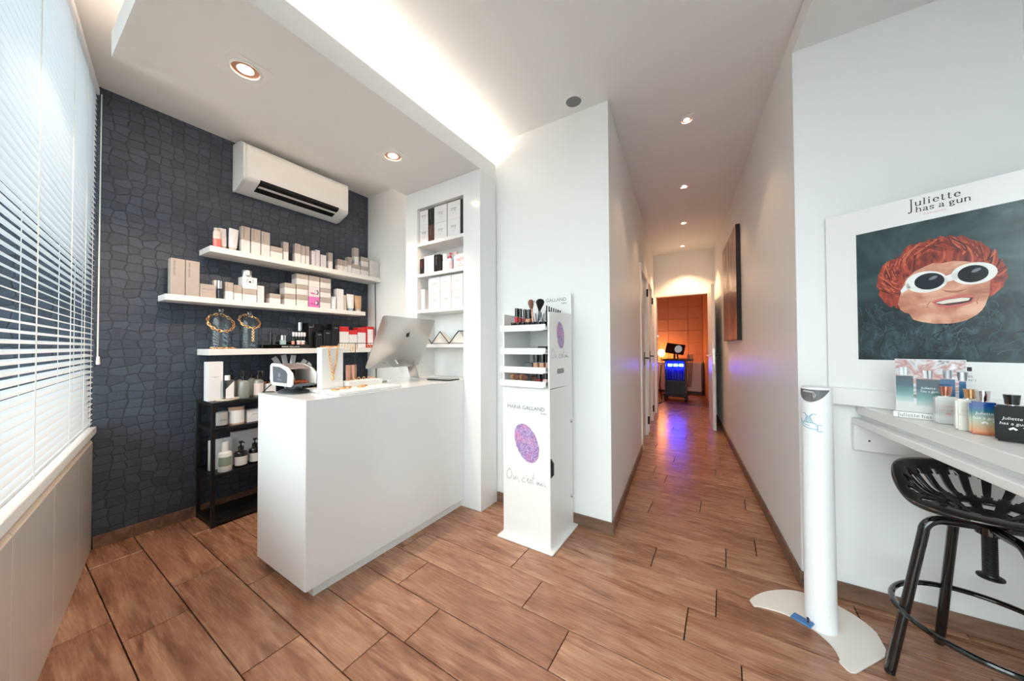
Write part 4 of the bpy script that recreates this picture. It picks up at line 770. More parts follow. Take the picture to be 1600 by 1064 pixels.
def fingerprint():
    m = bpy.data.materials.new('fingerprint_ink'); m.use_nodes = True; t = NT(m); tc = t.n('ShaderNodeTexCoord'); mp = t.n('ShaderNodeMapping'); mp.inputs['Scale'].default_value = (1.25, 1, .8); t.l(tc.outputs['Object'], mp.inputs[0])
    wv = t.n('ShaderNodeTexWave', wave_type='RINGS', rings_direction='SPHERICAL'); wv.inputs['Scale'].default_value = 48; wv.inputs['Distortion'].default_value = 14; wv.inputs['Detail'].default_value = 4; wv.inputs['Detail Scale'].default_value = 6; t.l(mp.outputs[0], wv.inputs[0])
    nz = t.n('ShaderNodeTexNoise'); nz.inputs['Scale'].default_value = 14; t.l(tc.outputs['Object'], nz.inputs[0])
    vn = t.n('ShaderNodeTexVoronoi'); vn.inputs['Scale'].default_value = 170; t.l(tc.outputs['Object'], vn.inputs[0]); sv = t.n('ShaderNodeSeparateColor'); t.l(vn.outputs['Color'], sv.inputs[0]); av = t.n('ShaderNodeMath', operation='MULTIPLY'); t.l(sv.outputs[0], av.inputs[0])
    hue = ramp(t, [(.38, (176, 40, 120)), (.5, (118, 52, 150)), (.62, (88, 48, 136))]); t.l(nz.outputs[0], hue.inputs[0])
    mx = t.n('ShaderNodeMix', data_type='RGBA'); mx.inputs[6].default_value = rgb(214, 190, 222); t.l(hue.outputs[0], mx.inputs[7]); t.l(wv.outputs[0], av.inputs[1]); a9 = t.n('ShaderNodeMath', operation='MULTIPLY_ADD', use_clamp=True); a9.inputs[1].default_value = 1.7; a9.inputs[2].default_value = .12; t.l(av.outputs[0], a9.inputs[0]); t.l(a9.outputs[0], mx.inputs[0]); t.l(mx.outputs[2], t.b.inputs['Base Color']); t.b.inputs['Roughness'].default_value = .5; return m
M_FP = fingerprint()
obj('fingerprint_print', MB().flat(ell(0, 0, .078, .122, 40, R(24), .03)), M_FP, fp, (.172, -.0012, .607))
obj('fingerprint_print', MB().flat(ell(0, 0, .052, .085, 40, R(14), .03)), M_FP, rs, (SW_+.0012, .158, 1.265), (0, 0, R(90)))
SCR = [[(.03, .07), (.012, .05), (.008, .025), (.02, .006), (.04, .01), (.05, .035), (.044, .06), (.028, .072)], [(.058, .03), (.06, .012), (.068, .01), (.076, .03), (.077, .012), (.084, .012)], [(.09, .03), (.092, .012)], [(.102, .008), (.099, -.004)], [(.146, .034), (.13, .028), (.122, .014), (.132, .004), (.15, .01)], [(.156, .052), (.152, .044)], [(.158, .016), (.17, .03), (.164, .034), (.16, .02), (.168, .006), (.178, .014), (.188, .034), (.19, .012), (.182, .004)], [(.206, .07), (.2, .03), (.2, .01), (.21, .008)], [(.192, .042), (.218, .044)], [(.226, .006), (.23, .026), (.236, .008), (.243, .026), (.248, .008), (.256, .014), (.262, .024), (.268, .01), (.258, .008), (.254, .016)], [(.276, .024), (.28, .008), (.29, .012)], [(.279, .036), (.28, .034)], [(.297, .008), (.299, .006)]]
def script(parent, loc, rz, s, wdt):
    mb = MB()
    for q in SCR: mb.ribbon([(x*s, z*s) for x, z in q], wdt)
    obj('signature_print', mb, M_INK, parent, loc, (0, 0, rz))
script(fp, (.018, -.0012, .362), 0, .98, .0015); script(rs, (SW_+.0012, .018, 1.118), R(90), .9, .0014)
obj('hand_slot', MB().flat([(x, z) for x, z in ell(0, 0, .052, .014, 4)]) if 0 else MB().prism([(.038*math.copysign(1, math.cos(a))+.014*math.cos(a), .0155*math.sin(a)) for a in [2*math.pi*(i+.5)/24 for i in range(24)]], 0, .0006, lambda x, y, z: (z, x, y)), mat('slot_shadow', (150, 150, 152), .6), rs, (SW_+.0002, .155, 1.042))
obj('black_hook', MB().prism([(0, .422), (.018, .445), (.018, .51), (0, .536)], 0, .01, lambda x, y, z: (x, z, y)), M_BLACK, ds, (SW_+.0005, .004, 0))
for z in (.70, .21): obj('wing_screw', MB().lathe([(0, 0), (.009, 0), (.01, .005), (.006, .012), (0, .014)], 12, fn_=lambda x, y, q: (q, x, y)), M_CHROME, ds, (SW_+.0005, SD_-.045, z), smooth=True)
TZ = [1.292, 1.152, 1.038, .955]
for i, z in enumerate(TZ):
    tr_ = obj('tray', MB().prism([(-.028, z), (-.028, z+.034), (-.022, z+.034), (-.022, z+.006), (SD_-.022, z+.02), (SD_-.022, z+.014)], .004, SW_-.013, lambda x, y, q: (q, x, y)), M_SATIN, ds)
    obj('tray_lip', MB().prism([(.002, z-.004), (SW_-.03, z-.004), (SW_-.018, z+.004), (SW_-.011, z+.016), (SW_-.010, z+.034), (.002, z+.034)], -.0325, -.0285, xz), M_WHITE, tr_, bevel=.001)
X0, YS = -1.193, 1.768
def stick(name, lab, x, y, z, r, hb, ht, m1, m2, group, sq=False, cat='cosmetic'): return bottle(name, lab, (x, y, z), r, hb, ht, m1, m2, group, neck=.95 if not sq else 1, cat=cat, sq=sq)
M_RED = mat('red_lacquer', (206, 48, 66), .25); M_DRED = mat('dark_red_lacquer', (140, 40, 44), .3); M_SKIN = mat('foundation_beige', (206, 156, 124), .35); M_TANC = mat('tan_powder', (190, 140, 108), .5)
z = TZ[0]+.0215; gg = 'makeup on the top tray of the display stand'
stick('lip_gloss', 'bright red lip gloss with a black cap at the left of the top tray', X0+.045, YS+.1, z+.004, .011, .07, .13, M_RED, M_BLKG, gg, True)
stick('lip_gloss', 'dark red lip gloss with a black cap, second on the top tray', X0+.072, YS+.1, z+.004, .010, .065, .125, M_DRED, M_BLKG, gg, True)
stick('lip_gloss', 'dark red lip gloss with a black cap, third on the top tray', X0+.094, YS+.12, z+.005, .010, .06, .12, M_DRED, M_BLKG, gg, True)
stick('foundation_bottle', 'beige foundation bottle with a black cap on the top tray', X0+.135, YS+.1, z+.004, .016, .055, .115, M_SKIN, M_BLKG, gg, True)
def brush(lab, x, y, tilt, mh, mhead, s):
    t = thing('makeup_brush', lab, 'brush', (x, y, z+.004)); t.rotation_euler = (0, tilt, 0)
    obj('handle', MB().lathe([(0, .001), (.006, .001), (.008, .05), (.006, .1), (0, .1)], 12), mh, t, smooth=True); obj('ferrule', MB().lathe([(.006, .1), (.012*s, .125), (0, .125)], 14), M_COPPER if mh is M_COPPER else M_BLKG, t, smooth=True)
    obj('bristles', MB().lathe([(.011*s, .12), (.022*s, .15), (.024*s, .165), (.014*s, .18), (0, .183)], 16), mhead, t, smooth=True)
brush('makeup brush with a copper handle and brown bristles on the top tray', X0+.165, YS+.11, -.12, M_COPPER, mat('brown_bristle', (132, 88, 66), .9), .8)
brush('large makeup brush with black bristles on the top tray', X0+.192, YS+.12, .1, M_BLACK, mat('black_bristle', (20, 18, 18), .95), 1.1)
for i in range(7): stick('nail_pot', '%s small black pot from the left along the front of the top tray' % ORD[i], X0+.075+.036*i, YS+.01, z, .015, .022, .032, M_BLKG, M_BLKG, 'black pots on the top tray', cat='pot')
for i in range(9):
    t = thing('lip_pencil', '%s black lip pencil from the left in the fan on the top tray' % ORD[i], 'pencil', (X0+.208+.0105*i, YS+.075+.012*(i % 2), z+.004), 0, 'lip pencils on the top tray'); t.rotation_euler = (0, R((-6, 5, -3, 9, -8, 4, 10, -2, 3)[i]), 0)
    obj('barrel', MB().lathe([(0, .001), (.0042, .001), (.0042, .085+.008*(i % 3)), (0, .0855+.008*(i % 3))], 8), M_BLKG, t, smooth=True); obj('colour_band', MB().lathe([(.0045, .03), (.0045, .036)], 8), (M_ROSE, M_DRED, M_CHROME)[i % 3], t)
for i in range(7):
    t = thing('lip_pencil', '%s black pencil from the front in the holder beyond the stand side panel' % ORD[i], 'pencil', (X0+SW_-.03, YS+.025+.032*i, z+.008), 0, 'pencils behind the side panel'); t.rotation_euler = (R(8), R(5), 0)
    obj('barrel', MB().lathe([(0, .001), (.0045, .001), (.0045, .118-.002*i), (0, .1185-.002*i)], 8), M_BLKG, t, smooth=True); obj('tip', MB().lathe([(.0046, .0), (.0046, .01)], 8), M_DGREY, t)
def flatpack(lab, x, y, zz, w_, d_, h, m, mlid, group):
    t = thing('makeup_compact', lab, 'makeup', (x, y, zz), 0, group); obj('case', MB().box(0, w_, 0, d_, .0005, h), m, t, bevel=.002); obj('lid', MB().box(.002, w_-.002, .002, d_-.002, h, h+.003), mlid, t); return t
z = TZ[1]+.021; flatpack('flat black compact at the left of the second tray', X0+.15, YS+.06, z+.003, .06, .05, .012, M_CARDS, M_BLKG, None); flatpack('flat black compact at the right of the second tray', X0+.23, YS+.04, z+.003, .05, .05, .018, M_BLKG, M_BLKG, None); flatpack('long pale palette on the second tray', X0+.11, YS-.012, z-.011, .19, .05, .008, M_CARDS, M_CARDW, None)
z = TZ[2]+.0215; flatpack('glossy dark compact on the third tray', X0+.135, YS+.05, z+.004, .05, .05, .028, M_GREY, M_BLKG, None); flatpack('long pale palette on the third tray', X0+.07, YS-.012, z-.012, .13, .05, .008, M_CARDS, M_CARDW, None)
for i in range(3): stick('foundation_bottle', '%s tan foundation bottle with a tall black cap from the left on the third tray' % ORD[i], X0+.215+.043*i, YS+.05, z+.004, .015, .032, .085, M_SKIN, M_BLKG, 'foundation bottles on the third tray', True)
z = TZ[3]+.021
for i, x in enumerate((.055, .115)):
    t = thing('foundation_tube', ('left' if i == 0 else 'right')+' tan tube lying on the lowest tray', 'tube', (X0+x, YS+.03, z+.03), R(-40)); obj('barrel', MB().tube([(0, 0, 0), (.05, .0, 0)], .019, 14), M_TANC, t, smooth=True); obj('cap', MB().tube([(.05, 0, 0), (.075, 0, 0)], .017, 14), mat('brown_cap', (120, 78, 58), .4), t, smooth=True)
flatpack('brown compact in the middle of the lowest tray', X0+.18, YS+.05, z+.004, .045, .05, .03, mat('brown_cap'), M_BLKG, None)
stick('nail_polish', 'red nail polish with a black cap on the lowest tray', X0+.25, YS+.02, z+.002, .014, .022, .055, M_DRED, M_BLKG, None, True); stick('nail_polish', 'pale pink nail polish with a black cap on the lowest tray', X0+.295, YS+.02, z+.002, .014, .022, .055, mat('pale_pink_makeup'), M_BLKG, None, True)

# ------------------------------------------------------------------ doors of the corridor
def corridor_door(name, ya, yb, lab):
    L = math.hypot(yb-ya, .1*(yb-ya)); d = obj(name, MB().box(-.045, .02, -.014, .1, .0005, 2.10).box(L-.02, L+.045, -.014, .1, .0005, 2.10).box(-.045, L+.045, -.014, .1, 2.10-.02, 2.145), M_SATIN, None, (xl(ya), ya, 0), (0, 0, math.atan2(1, -.1)), label=lab)
    d['kind'] = 'structure'
    lf = obj('leaf', MB().box(.022, L-.022, .022, .06, .008, 2.076), mat('door_leaf_paint', (206, 200, 196), .3), d)
    for z in (.2, 1.9): obj('hinge', MB().tube([(L-.018, -.018, z-.05), (L-.018, -.018, z+.05)], .013, 8), M_BLACK, lf)
    hd = obj('lever_handle', MB().tube([(L-.09, .022, 1.03), (L-.09, -.03, 1.03), (L-.2, -.035, 1.03)], .01, 8), M_BLACK, lf)
    obj('handle_plate', MB().box(L-.105, L-.075, .014, .022, .93, 1.11), M_BLACK, hd)
corridor_door('door_1', 4.03, 4.75, 'first white corridor door with black hinges'); corridor_door('door_2', 4.95, 5.67, 'second white corridor door with black hinges')
d3 = obj('door_3', MB().box(xl(6.34)-.002, -1.0, 6.345, 6.47, .0005, 2.07).box(-.215, -.2, 6.345, 6.47, .0005, 2.07).box(xl(6.34)-.002, -.19, 6.343, 6.47, 2.05, 2.09), M_SATIN, None, label='open doorway at the end of the corridor'); d3['kind'] = 'structure'
A_ = math.atan2(5.43-6.34, -.125+.2)
lf = obj('leaf', MB().box(0, .915, -.04, 0, .008, 2.055), M_SATIN, d3, (-.172, 6.335, 0), (0, 0, A_), bevel=.001)
obj('lock_plate', MB().box(.9152, .917, -.031, -.009, .93, 1.15), M_ALU, lf)
obj('lever_handle', MB().tube([(.85, -.04, 1.05), (.85, -.09, 1.05), (.74, -.095, 1.05)], .009, 8), M_ALU, lf); obj('lever_handle', MB().tube([(.85, 0, 1.05), (.85, .045, 1.05), (.74, .05, 1.05)], .009, 8), M_BLACK, lf)
for z in (.25, 1.85): obj('hinge', MB().tube([(.0, -.02, z-.05), (.0, -.02, z+.05)], .012, 8), M_BLACK, lf)
# picture on the right corridor wall
YA, YB = 3.83, 4.9
pa = math.atan2(YA-YB, .1*(YB-YA))
pic = thing('wall_picture', 'tall brown and cream photo canvas on the corridor wall', 'picture', (xr(YB)-.002, YB, 1.245), pa)
Lp = math.hypot(YB-YA, .1*(YB-YA)); Hp = 1.11
M_ART = noisecol('sepia_print', [(.3, (66, 38, 26)), (.5, (150, 104, 78)), (.65, (206, 176, 150))], (2.2, 2.2, 1.2), 1.2, 3, 1.2)
obj('canvas', MB().box(0, Lp, -.036, -.002, 0, Hp), mat('canvas_edge', (40, 34, 34), .7), pic)
obj('print_upper', MB().flat([(.004, Hp*.5), (Lp-.004, Hp*.47), (Lp-.004, Hp-.004), (.004, Hp-.004)]), M_ART, pic, (0, -.0368, 0))
obj('print_lower', MB().flat([(.004, .004), (Lp-.004, .004), (Lp-.004, Hp*.47), (.004, Hp*.5)]), noisecol('dark_sepia_print', [(.3, (40, 20, 16)), (.55, (110, 62, 44)), (.75, (190, 120, 86))], (2, 2, 1.5), 1.5, 4, 1), pic, (0, -.0368, 0))
obj('pale_streak', MB().flat([(.32, Hp*.5), (.62, Hp*.49), (.52, Hp*.72), (.46, Hp-.01), (.40, Hp-.01), (.40, Hp*.72)]), mat('cream_print', (214, 196, 178), .5), pic, (0, -.0374, 0))

# ------------------------------------------------------------------ treatment room at the end
cb = thing('wall_cabinet_unit', 'low white cabinet along the back wall of the treatment room', 'cabinet', (-2.55, 9.2, 0)); obj('carcass', MB().box(0, 2.09, .02, .395, .07, .74), M_WHITE, cb); obj('toe_kick', MB().box(0, 2.09, .06, .39, .0005, .07), M_GREY, cb); obj('worktop', MB().box(-.01, 2.1, -.01, .395, .741, .77), M_SATIN, cb)
for i in range(4): d = obj('door', MB().box(.004+i*.522, .518+i*.522, 0, .019, .075, .735), M_WHITE, cb); obj('pull', MB().box(.2+i*.522, .32+i*.522, -.012, 0, .66, .672), M_ALU, d)
lp = thing('table_lamp', 'glowing warm table lamp on the treatment room cabinet', 'lamp', (-1.36, 9.36, .7705)); obj('base', MB().lathe([(0, 0), (.06, 0), (.06, .012), (.012, .02), (.012, .12), (0, .12)], 16), M_BLACK, lp, smooth=True)
obj('glass_globe', MB().lathe([(0, .12), (.05, .14), (.085, .2), (.085, .25), (.05, .31), (0, .325)], 18), mat('lamp_globe_glow', (255, 220, 170), .3, emit=(255, 170, 80), es=16), lp, smooth=True)
def point(name, loc, power, colr, rad=.08, parent=None):
    l = bpy.data.lights.new(name, 'POINT'); l.energy = power; l.color = colr; l.shadow_soft_size = rad; o = bpy.data.objects.new(name, l); col.objects.link(o); o.location = loc; o.parent = parent
point('lamp_light', (0, -.12, .24), E_ROOM, (1, .32, .11), .09, lp)
al = thing('lamp_arm', 'white strip light on an arm above the table lamp', 'lamp', (-1.66, 9.3, .7705)); obj('pole', MB().tube([(0, 0, 0), (0, 0, .66)], .01, 8), M_ALU, al); obj('head', MB().box(-.05, .24, -.02, .02, .65, .675), mat('strip_glow', (255, 250, 240), .4, emit=(255, 235, 215), es=4), al, bevel=.004)
mc = thing('treatment_cart', 'dark treatment machine on castors glowing blue', 'machine', (-.89, 8.1, 0))
obj('base', MB().box(-.24, .24, -.22, .22, .09, .15), M_DGREY, mc, bevel=.02)
for x in (-.2, .2):
    for y in (-.18, .18): cs = obj('castor', MB().lathe([(0, -.014), (.045, -.014), (.045, .014), (0, .014)], 16, fn_=lambda a, b, c: (c, a, b+.046)), M_BLACK, mc, (x, y, 0)); obj('castor_fork', MB().box(-.02, .02, -.02, .02, .06, .095), M_BLACK, cs)
obj('cabinet', MB().box(-.2, .2, -.18, .2, .15, .44).box(-.2, -.185, -.18, .2, .44, .86).box(.185, .2, -.18, .2, .44, .86).box(-.185, .185, .18, .2, .44, .86), M_DGREY, mc)
obj('top_deck', MB().box(-.24, .24, -.24, .22, .86, .9), M_DGREY, mc, bevel=.012)
bay = obj('bay', MB().box(-.184, .184, -.02, .0, .45, .85), mat('bay_blue', (40, 60, 150), .3), mc)
M_LED = mat('blue_led', (120, 150, 255), .3, emit=(40, 70, 255), es=E_BLUE)
for x in (-.11, 0, .11): obj('light_tube', MB().box(x-.042, x+.042, -.05, -.03, .735, .785), M_LED, bay, bevel=.006)
for x in (-.11, 0, .11): obj('flask', MB().lathe([(0, .455), (.035, .455), (.035, .64), (.015, .67), (0, .67)], 14, x, -.08), glass('flask_glass', (190, 205, 255), 1.5), bay, smooth=True)
obj('drawer', MB().box(-.19, .19, -.186, -.18, .17, .42), M_BLACK, mc)
scn = obj('monitor', MB().box(-.19, .19, -.02, .015, -.115, .115), M_BLACK, mc, (-.01, .0, 1.115), (R(-18), R(8), R(-8)), bevel=.008)
obj('screen', MB().box(-.175, .175, -.022, -.02, -.1, .1), M_BLKG, scn); obj('screen_graphic', MB().flat(ell(.07, .0, .075, .085)), mat('screen_grey', (180, 190, 190), .4, emit=(170, 180, 180), es=.4), scn, (0, -.0228, 0))
obj('monitor_arm', MB().tube([(-.03, .03, .9), (-.02, .03, 1.1)], .022, 10).tube([(.04, .03, .9), (.02, .03, 1.08)], .016, 10), M_BLACK, mc)
th = obj('tool_holder', MB().box(.22, .34, -.1, .08, .86, .9), M_DGREY, mc)
for i in range(4): obj('handpiece', MB().tube([(.235+.03*i, -.06+.02*(i % 2), .9), (.235+.03*i, -.06, .99)], .012, 8), M_ALU, th); obj('hose', MB().tube([(.235+.03*i, -.06, .86), (.25+.02*i, -.08, .5), (.23+.02*i, -.06, .3)], .006, 6), M_BLACK, th)
tag(obj('floor_cable', MB().tube([(-1.2, 8.2, .75), (-1.22, 8.1, .3), (-1.15, 7.9, .012), (-1.1, 7.5, .012), (-1.2, 7.1, .012), (-1.25, 6.7, .012)], .012, 8), M_BLACK, smooth=True), 'black hose trailing on the treatment room floor', 'cable')
tw = thing('hung_towel', 'white towel hanging at the left of the treatment machine', 'towel', (-1.5, 8.9, 0)); obj('rail_post', MB().tube([(0, 0, .0005), (0, 0, .7)], .012, 8), M_ALU, tw); obj('cloth', MB().box(-.14, .14, -.03, .03, .38, .72), M_CARDW, tw, bevel=.02, bseg=2)

# ------------------------------------------------------------------ hand sanitiser stand
sx, sy = .335, 1.915
hs = thing('sanitiser_stand', 'white pedal hand sanitiser stand at the corridor corner', 'sanitiser', (sx, sy, 0))
PB = [(.088, 1.924), (.132, 2.003), (.194, 2.067), (.252, 2.105), (.301, 2.118), (.37, 2.115), (.429, 2.095), (.484, 2.05), (.52, 1.985), (.522, 1.897), (.506, 1.852), (.392, 1.705), (.354, 1.729), (.357, 1.751), (.349, 1.804), (.316, 1.858), (.266, 1.895), (.199, 1.911), (.125, 1.902), (.102, 1.892)]
PBs = []
for i in range(len(PB)):
    p0, p1, p2, p3 = [Vector(PB[(i+k) % len(PB)]) for k in (-1, 0, 1, 2)]
    sharp_ = i in (8, 9, 10, 18, 19)
    for k in range(1 if sharp_ else 4):
        t_ = k/4; PBs.append(tuple(.5*((2*p1)+(p2-p0)*t_+(2*p0-5*p1+4*p2-p3)*t_*t_+(3*p1-p0-3*p2+p3)*t_**3)))
obj('base_plate', MB().prism([(x-sx, y-sy) for x, y in PBs], .0005, .006), mat('cream_metal', (238, 230, 222), .35), hs, bevel=.001)
FD = math.atan2(-.8, -.6); rp_ = .0525
obj('post', MB().lathe([(rp_*1.04, .006), (rp_*1.03, .012), (rp_, .02), (rp_*.97, 1.012), (rp_*.9, 1.018), (0, 1.018)], 40), mat('white_powder_coat', (240, 240, 242), .28), hs, smooth=True)
def onpost(u, z, off=.0008): a = FD+u/rp_; r_ = rp_*(1-.03*z)+off; return (r_*math.cos(a), r_*math.sin(a), z)
n = 22; v = [onpost(-.074+.148*i/n, 1.009) for i in range(n+1)]; v2 = [onpost(-.074+.148*i/n, 1.008-.052*math.sin(math.pi*i/n)) for i in range(n+1)]
sc_ = obj('dispenser_recess', MB().add(v+v2, [(i, i+1, n+2+i, n+1+i) for i in range(n)]), mat('recess_grey', (112, 112, 116), .4), hs)
obj('recess_rim', MB().tube([onpost(-.076+.152*i/n, 1.009-.056*math.sin(math.pi*i/n), .0006) for i in range(n+1)], .0018, 6), M_PLAST, sc_)
sp0 = onpost(.012, .995, .002); obj('spout', MB().tube([onpost(-.02, 1.0, .003), onpost(.016, .998, .006), onpost(.018, .985, .008), onpost(.018, .97, .007)], [.004, .006, .006, .004], 8), M_CHROME, sc_, smooth=True)
mb = MB(); fnp = lambda x, z: onpost(x, z)
def seg(pts, wd): 
    q = []
    for (a, b), (c, d) in zip(pts, pts[1:]):
        for k in range(4): q.append((a+(c-a)*k/4, b+(d-b)*k/4))
    q.append(pts[-1]); mb.ribbon(q, wd, None, fnp)
seg([(-.03, .905), (-.018, .905), (-.012, .895), (.002, .895), (.008, .905), (.024, .905)], .0024)
for k in range(5): seg([(-.012+.0035*k, .891), (-.022+.0085*k, .868)], .002)
seg([(-.046, .88), (-.034, .868), (.016, .868), (.024, .862), (.04, .862)], .0022); seg([(-.044, .87), (-.03, .852), (-.012, .845), (.026, .842)], .0022); seg([(-.03, .866), (-.02, .857), (.0, .856)], .0018); seg([(.026, .862), (.026, .836), (.04, .836)], .0032)
obj('hand_icon', mb, mat('teal_ink', (86, 172, 190), .5), hs)
pdx, pdy = .278-sx, 1.866-sy
pd = obj('pedal', MB().box(-.035, .035, -.022, .022, .03, .037), mat('blue_rubber', (66, 120, 176), .5), hs, (pdx-.012, pdy-.006, .0), (0, 0, R(-28)), bevel=.003)
obj('pedal_arm', MB().tube([(.02, .0, .034), (.0, .06, .03)], .005, 8), M_BLACK, pd)

# ------------------------------------------------------------------ side table with its wall batten
def xe(y): return .503-.1143*(y-2.177)
YT0, YT1 = .75, 2.178
st_ = thing('side_table', 'white table along the right wall with a moulded edge', 'table', (0, 0, 0))
def strip(o0, za, zb): return MB().prism([(xe(YT1)+o0, YT1), (xe(YT0)+o0, YT0), (xrw(YT0)-.003, YT0), (xrw(YT1)-.003, YT1)], za, zb)
obj('table_top', strip(.018, .876, .92), M_SATIN, st_, bevel=.003); obj('moulding_groove', strip(.036, .858, .876), M_SATIN, st_); obj('lower_moulding', strip(0, .83, .858), M_SATIN, st_, bevel=.003)
bt = obj('wall_batten', MB().box(.503, 1.0, 2.15, 2.179, .712, .8295), M_SATIN, st_, bevel=.001); obj('screw', MB().lathe([(0, 0), (.004, 0)], 10, fn_=lambda x, y, z: (.553+x, 2.1494, .76+y)), M_INKD, bt)
obj('end_leg', MB().box(.80, .98, .76, .79, .0005, .8295), M_SATIN, st_)
ZTB = .9205
# ------------------------------------------------------------------ poster display
UA = math.atan2(-.447, .894)
po = thing('poster_display', 'large white perfume poster with a laughing woman in white sunglasses', 'poster', (.4225, 2.166, ZTB), UA)
PWd, PHt = .655, .888
obj('board', MB().box(0, PWd, .0, .014, .0005, PHt), mat('poster_white', (240, 238, 236), .3), po, bevel=.0015)
obj('base_ledge', MB().box(-.001, PWd+.001, -.022, -.0005, .0005, .078), mat('poster_white'), po, bevel=.002)
zz = lambda pts: [(u, z-ZTB) for u, z in pts]
M_TEALBG = noisecol('teal_backdrop', [(.28, (14, 22, 24)), (.46, (38, 57, 58)), (.64, (60, 84, 86)), (.8, (110, 134, 144))], (2.2, 1, 3.2), 1.3, 5, 1.6, .22)
M_BOA = noisecol('feather_boa', [(.3, (12, 20, 23)), (.5, (32, 50, 55)), (.66, (58, 82, 88)), (.85, (112, 136, 142))], (16, 1, 8), 1.4, 9, 1.4, .3)
M_HAIR = noisecol('red_hair', [(.3, (66, 16, 10)), (.47, (140, 42, 26)), (.6, (186, 74, 48)), (.78, (226, 136, 100))], (34, 1, 12), 1.2, 6, 1.4, .3)
M_FACE = noisecol('printed_skin', [(.3, (162, 92, 68)), (.5, (208, 144, 116)), (.7, (236, 188, 160))], (9, 1, 14), 1.0, 4, .8, .3)
pc_ = obj('picture_print', MB().flat(zz([(.105, 1.131), (.55, 1.131), (.55, 1.703), (.105, 1.697)])), M_TEALBG, po, (0, -.0006, 0))
def lay(name, pts, m, k, parent=pc_): return obj(name, MB().flat(zz(pts)), m, parent, (0, -.0004*k, 0))
HAIR = [(.169, 1.469), (.172, 1.50), (.179, 1.521), (.186, 1.54), (.198, 1.553), (.209, 1.562), (.221, 1.561), (.234, 1.566), (.242, 1.573), (.246, 1.592), (.253, 1.604), (.267, 1.614), (.278, 1.608), (.289, 1.615), (.303, 1.612), (.316, 1.622), (.33, 1.617), (.341, 1.626), (.355, 1.618), (.366, 1.622), (.38, 1.611), (.394, 1.614), (.412, 1.592), (.426, 1.583), (.439, 1.566), (.45, 1.555), (.458, 1.536), (.466, 1.52), (.471, 1.502), (.48, 1.49), (.487, 1.47), (.485, 1.455), (.489, 1.438), (.482, 1.42), (.479, 1.405), (.466, 1.388), (.455, 1.373), (.342, 1.36), (.235, 1.346), (.222, 1.352), (.218, 1.362), (.206, 1.356), (.198, 1.366), (.188, 1.38), (.182, 1.396), (.172, 1.415), (.175, 1.433), (.166, 1.45)]
lay('printed_hair', HAIR, M_HAIR, 2)
lay('printed_boa', [(.105, 1.24), (.118, 1.27), (.122, 1.30), (.133, 1.296), (.142, 1.355), (.15, 1.33), (.158, 1.322), (.166, 1.345), (.177, 1.351), (.19, 1.336), (.212, 1.341), (.235, 1.34), (.257, 1.318), (.289, 1.29), (.36, 1.27), (.421, 1.305), (.438, 1.34), (.448, 1.355), (.46, 1.366), (.47, 1.385), (.478, 1.374), (.487, 1.394), (.496, 1.38), (.503, 1.392), (.519, 1.38), (.535, 1.39), (.55, 1.378), (.55, 1.131), (.105, 1.131)], M_BOA, 1)
fc_ = lay('printed_face', [(.238, 1.423), (.245, 1.455), (.254, 1.481), (.272, 1.503), (.293, 1.514), (.324, 1.526), (.364, 1.525), (.402, 1.513), (.438, 1.497), (.448, 1.482), (.452, 1.455), (.452, 1.422), (.449, 1.378), (.44, 1.341), (.433, 1.324), (.422, 1.308), (.398, 1.288), (.378, 1.281), (.36, 1.278), (.321, 1.28), (.29, 1.289), (.268, 1.30), (.258, 1.325), (.245, 1.331), (.234, 1.343), (.227, 1.368), (.233, 1.398)], M_FACE, 3)
HC = (mat('hair_light', (206, 104, 70), .35), mat('hair_dark', (84, 22, 14), .35), mat('hair_mid', (164, 56, 34), .35), mat('hair_red', (128, 34, 20), .35))
for i in range(120):      # wavy locks printed over the hair
    a = R(-8+212*rnd.random()); sw = rnd.uniform(.25, .6)*(1 if a < 1.7 else -1); q0, q1 = rnd.uniform(.66, .8), rnd.uniform(.88, 1.03); pts = []
    for k in range(7):
        u = k/6; q = q0+(q1-q0)*u; aa = a+sw*(u-.4)+.05*math.sin(4*u+i); pts.append((.33+.152*q*math.cos(aa), 1.462+.155*q*math.sin(aa)-ZTB))
    if min(p[1] for p in pts) < 1.375-ZTB: continue
    obj('printed_lock', MB().ribbon(pts, .002+.0022*rnd.random()), HC[i % 4], pc_, (0, -.00105-.000002*i, 0))
BC = (mat('feather_light', (66, 90, 96), .4), mat('feather_mid', (50, 74, 80), .4), mat('feather_dark', (14, 24, 27), .4))
for i in range(150):      # feather barbs printed on the boa
    x = rnd.uniform(.115, .54); y = rnd.uniform(1.145, 1.29+.12*abs(x-.33)/.2*.6); th = rnd.uniform(.3, 2.8); L = rnd.uniform(.02, .05); cv_ = rnd.uniform(-1, 1)
    pts = [(min(.548, max(.107, x+L*k/5*math.cos(th+cv_*k/5))), max(1.133, y+L*k/5*math.sin(th+cv_*k/5))-ZTB) for k in range(6)]
    obj('printed_feather', MB().ribbon(pts, .0012+.0014*rnd.random()), BC[(0, 1, 1, 2, 2)[i % 5]], pc_, (0, -.00062-.000002*i, 0))
lay('printed_fringe', [(.246, 1.47), (.254, 1.50), (.29, 1.535), (.33, 1.548), (.38, 1.545), (.42, 1.53), (.45, 1.50), (.456, 1.47), (.445, 1.485), (.428, 1.50), (.40, 1.512), (.372, 1.52), (.345, 1.517), (.322, 1.522), (.30, 1.512), (.275, 1.498), (.26, 1.48)], M_HAIR, 3.4)
wg = mat('printed_white_frame', (240, 238, 234), .3); lk = mat('printed_lens', (34, 36, 42), .15)
lay('printed_glasses', ell(.303, 1.450, .054, .043, 32, R(-2)), wg, 4); lay('printed_glasses', ell(.417, 1.463, .051, .041, 32, R(-2)), wg, 4)
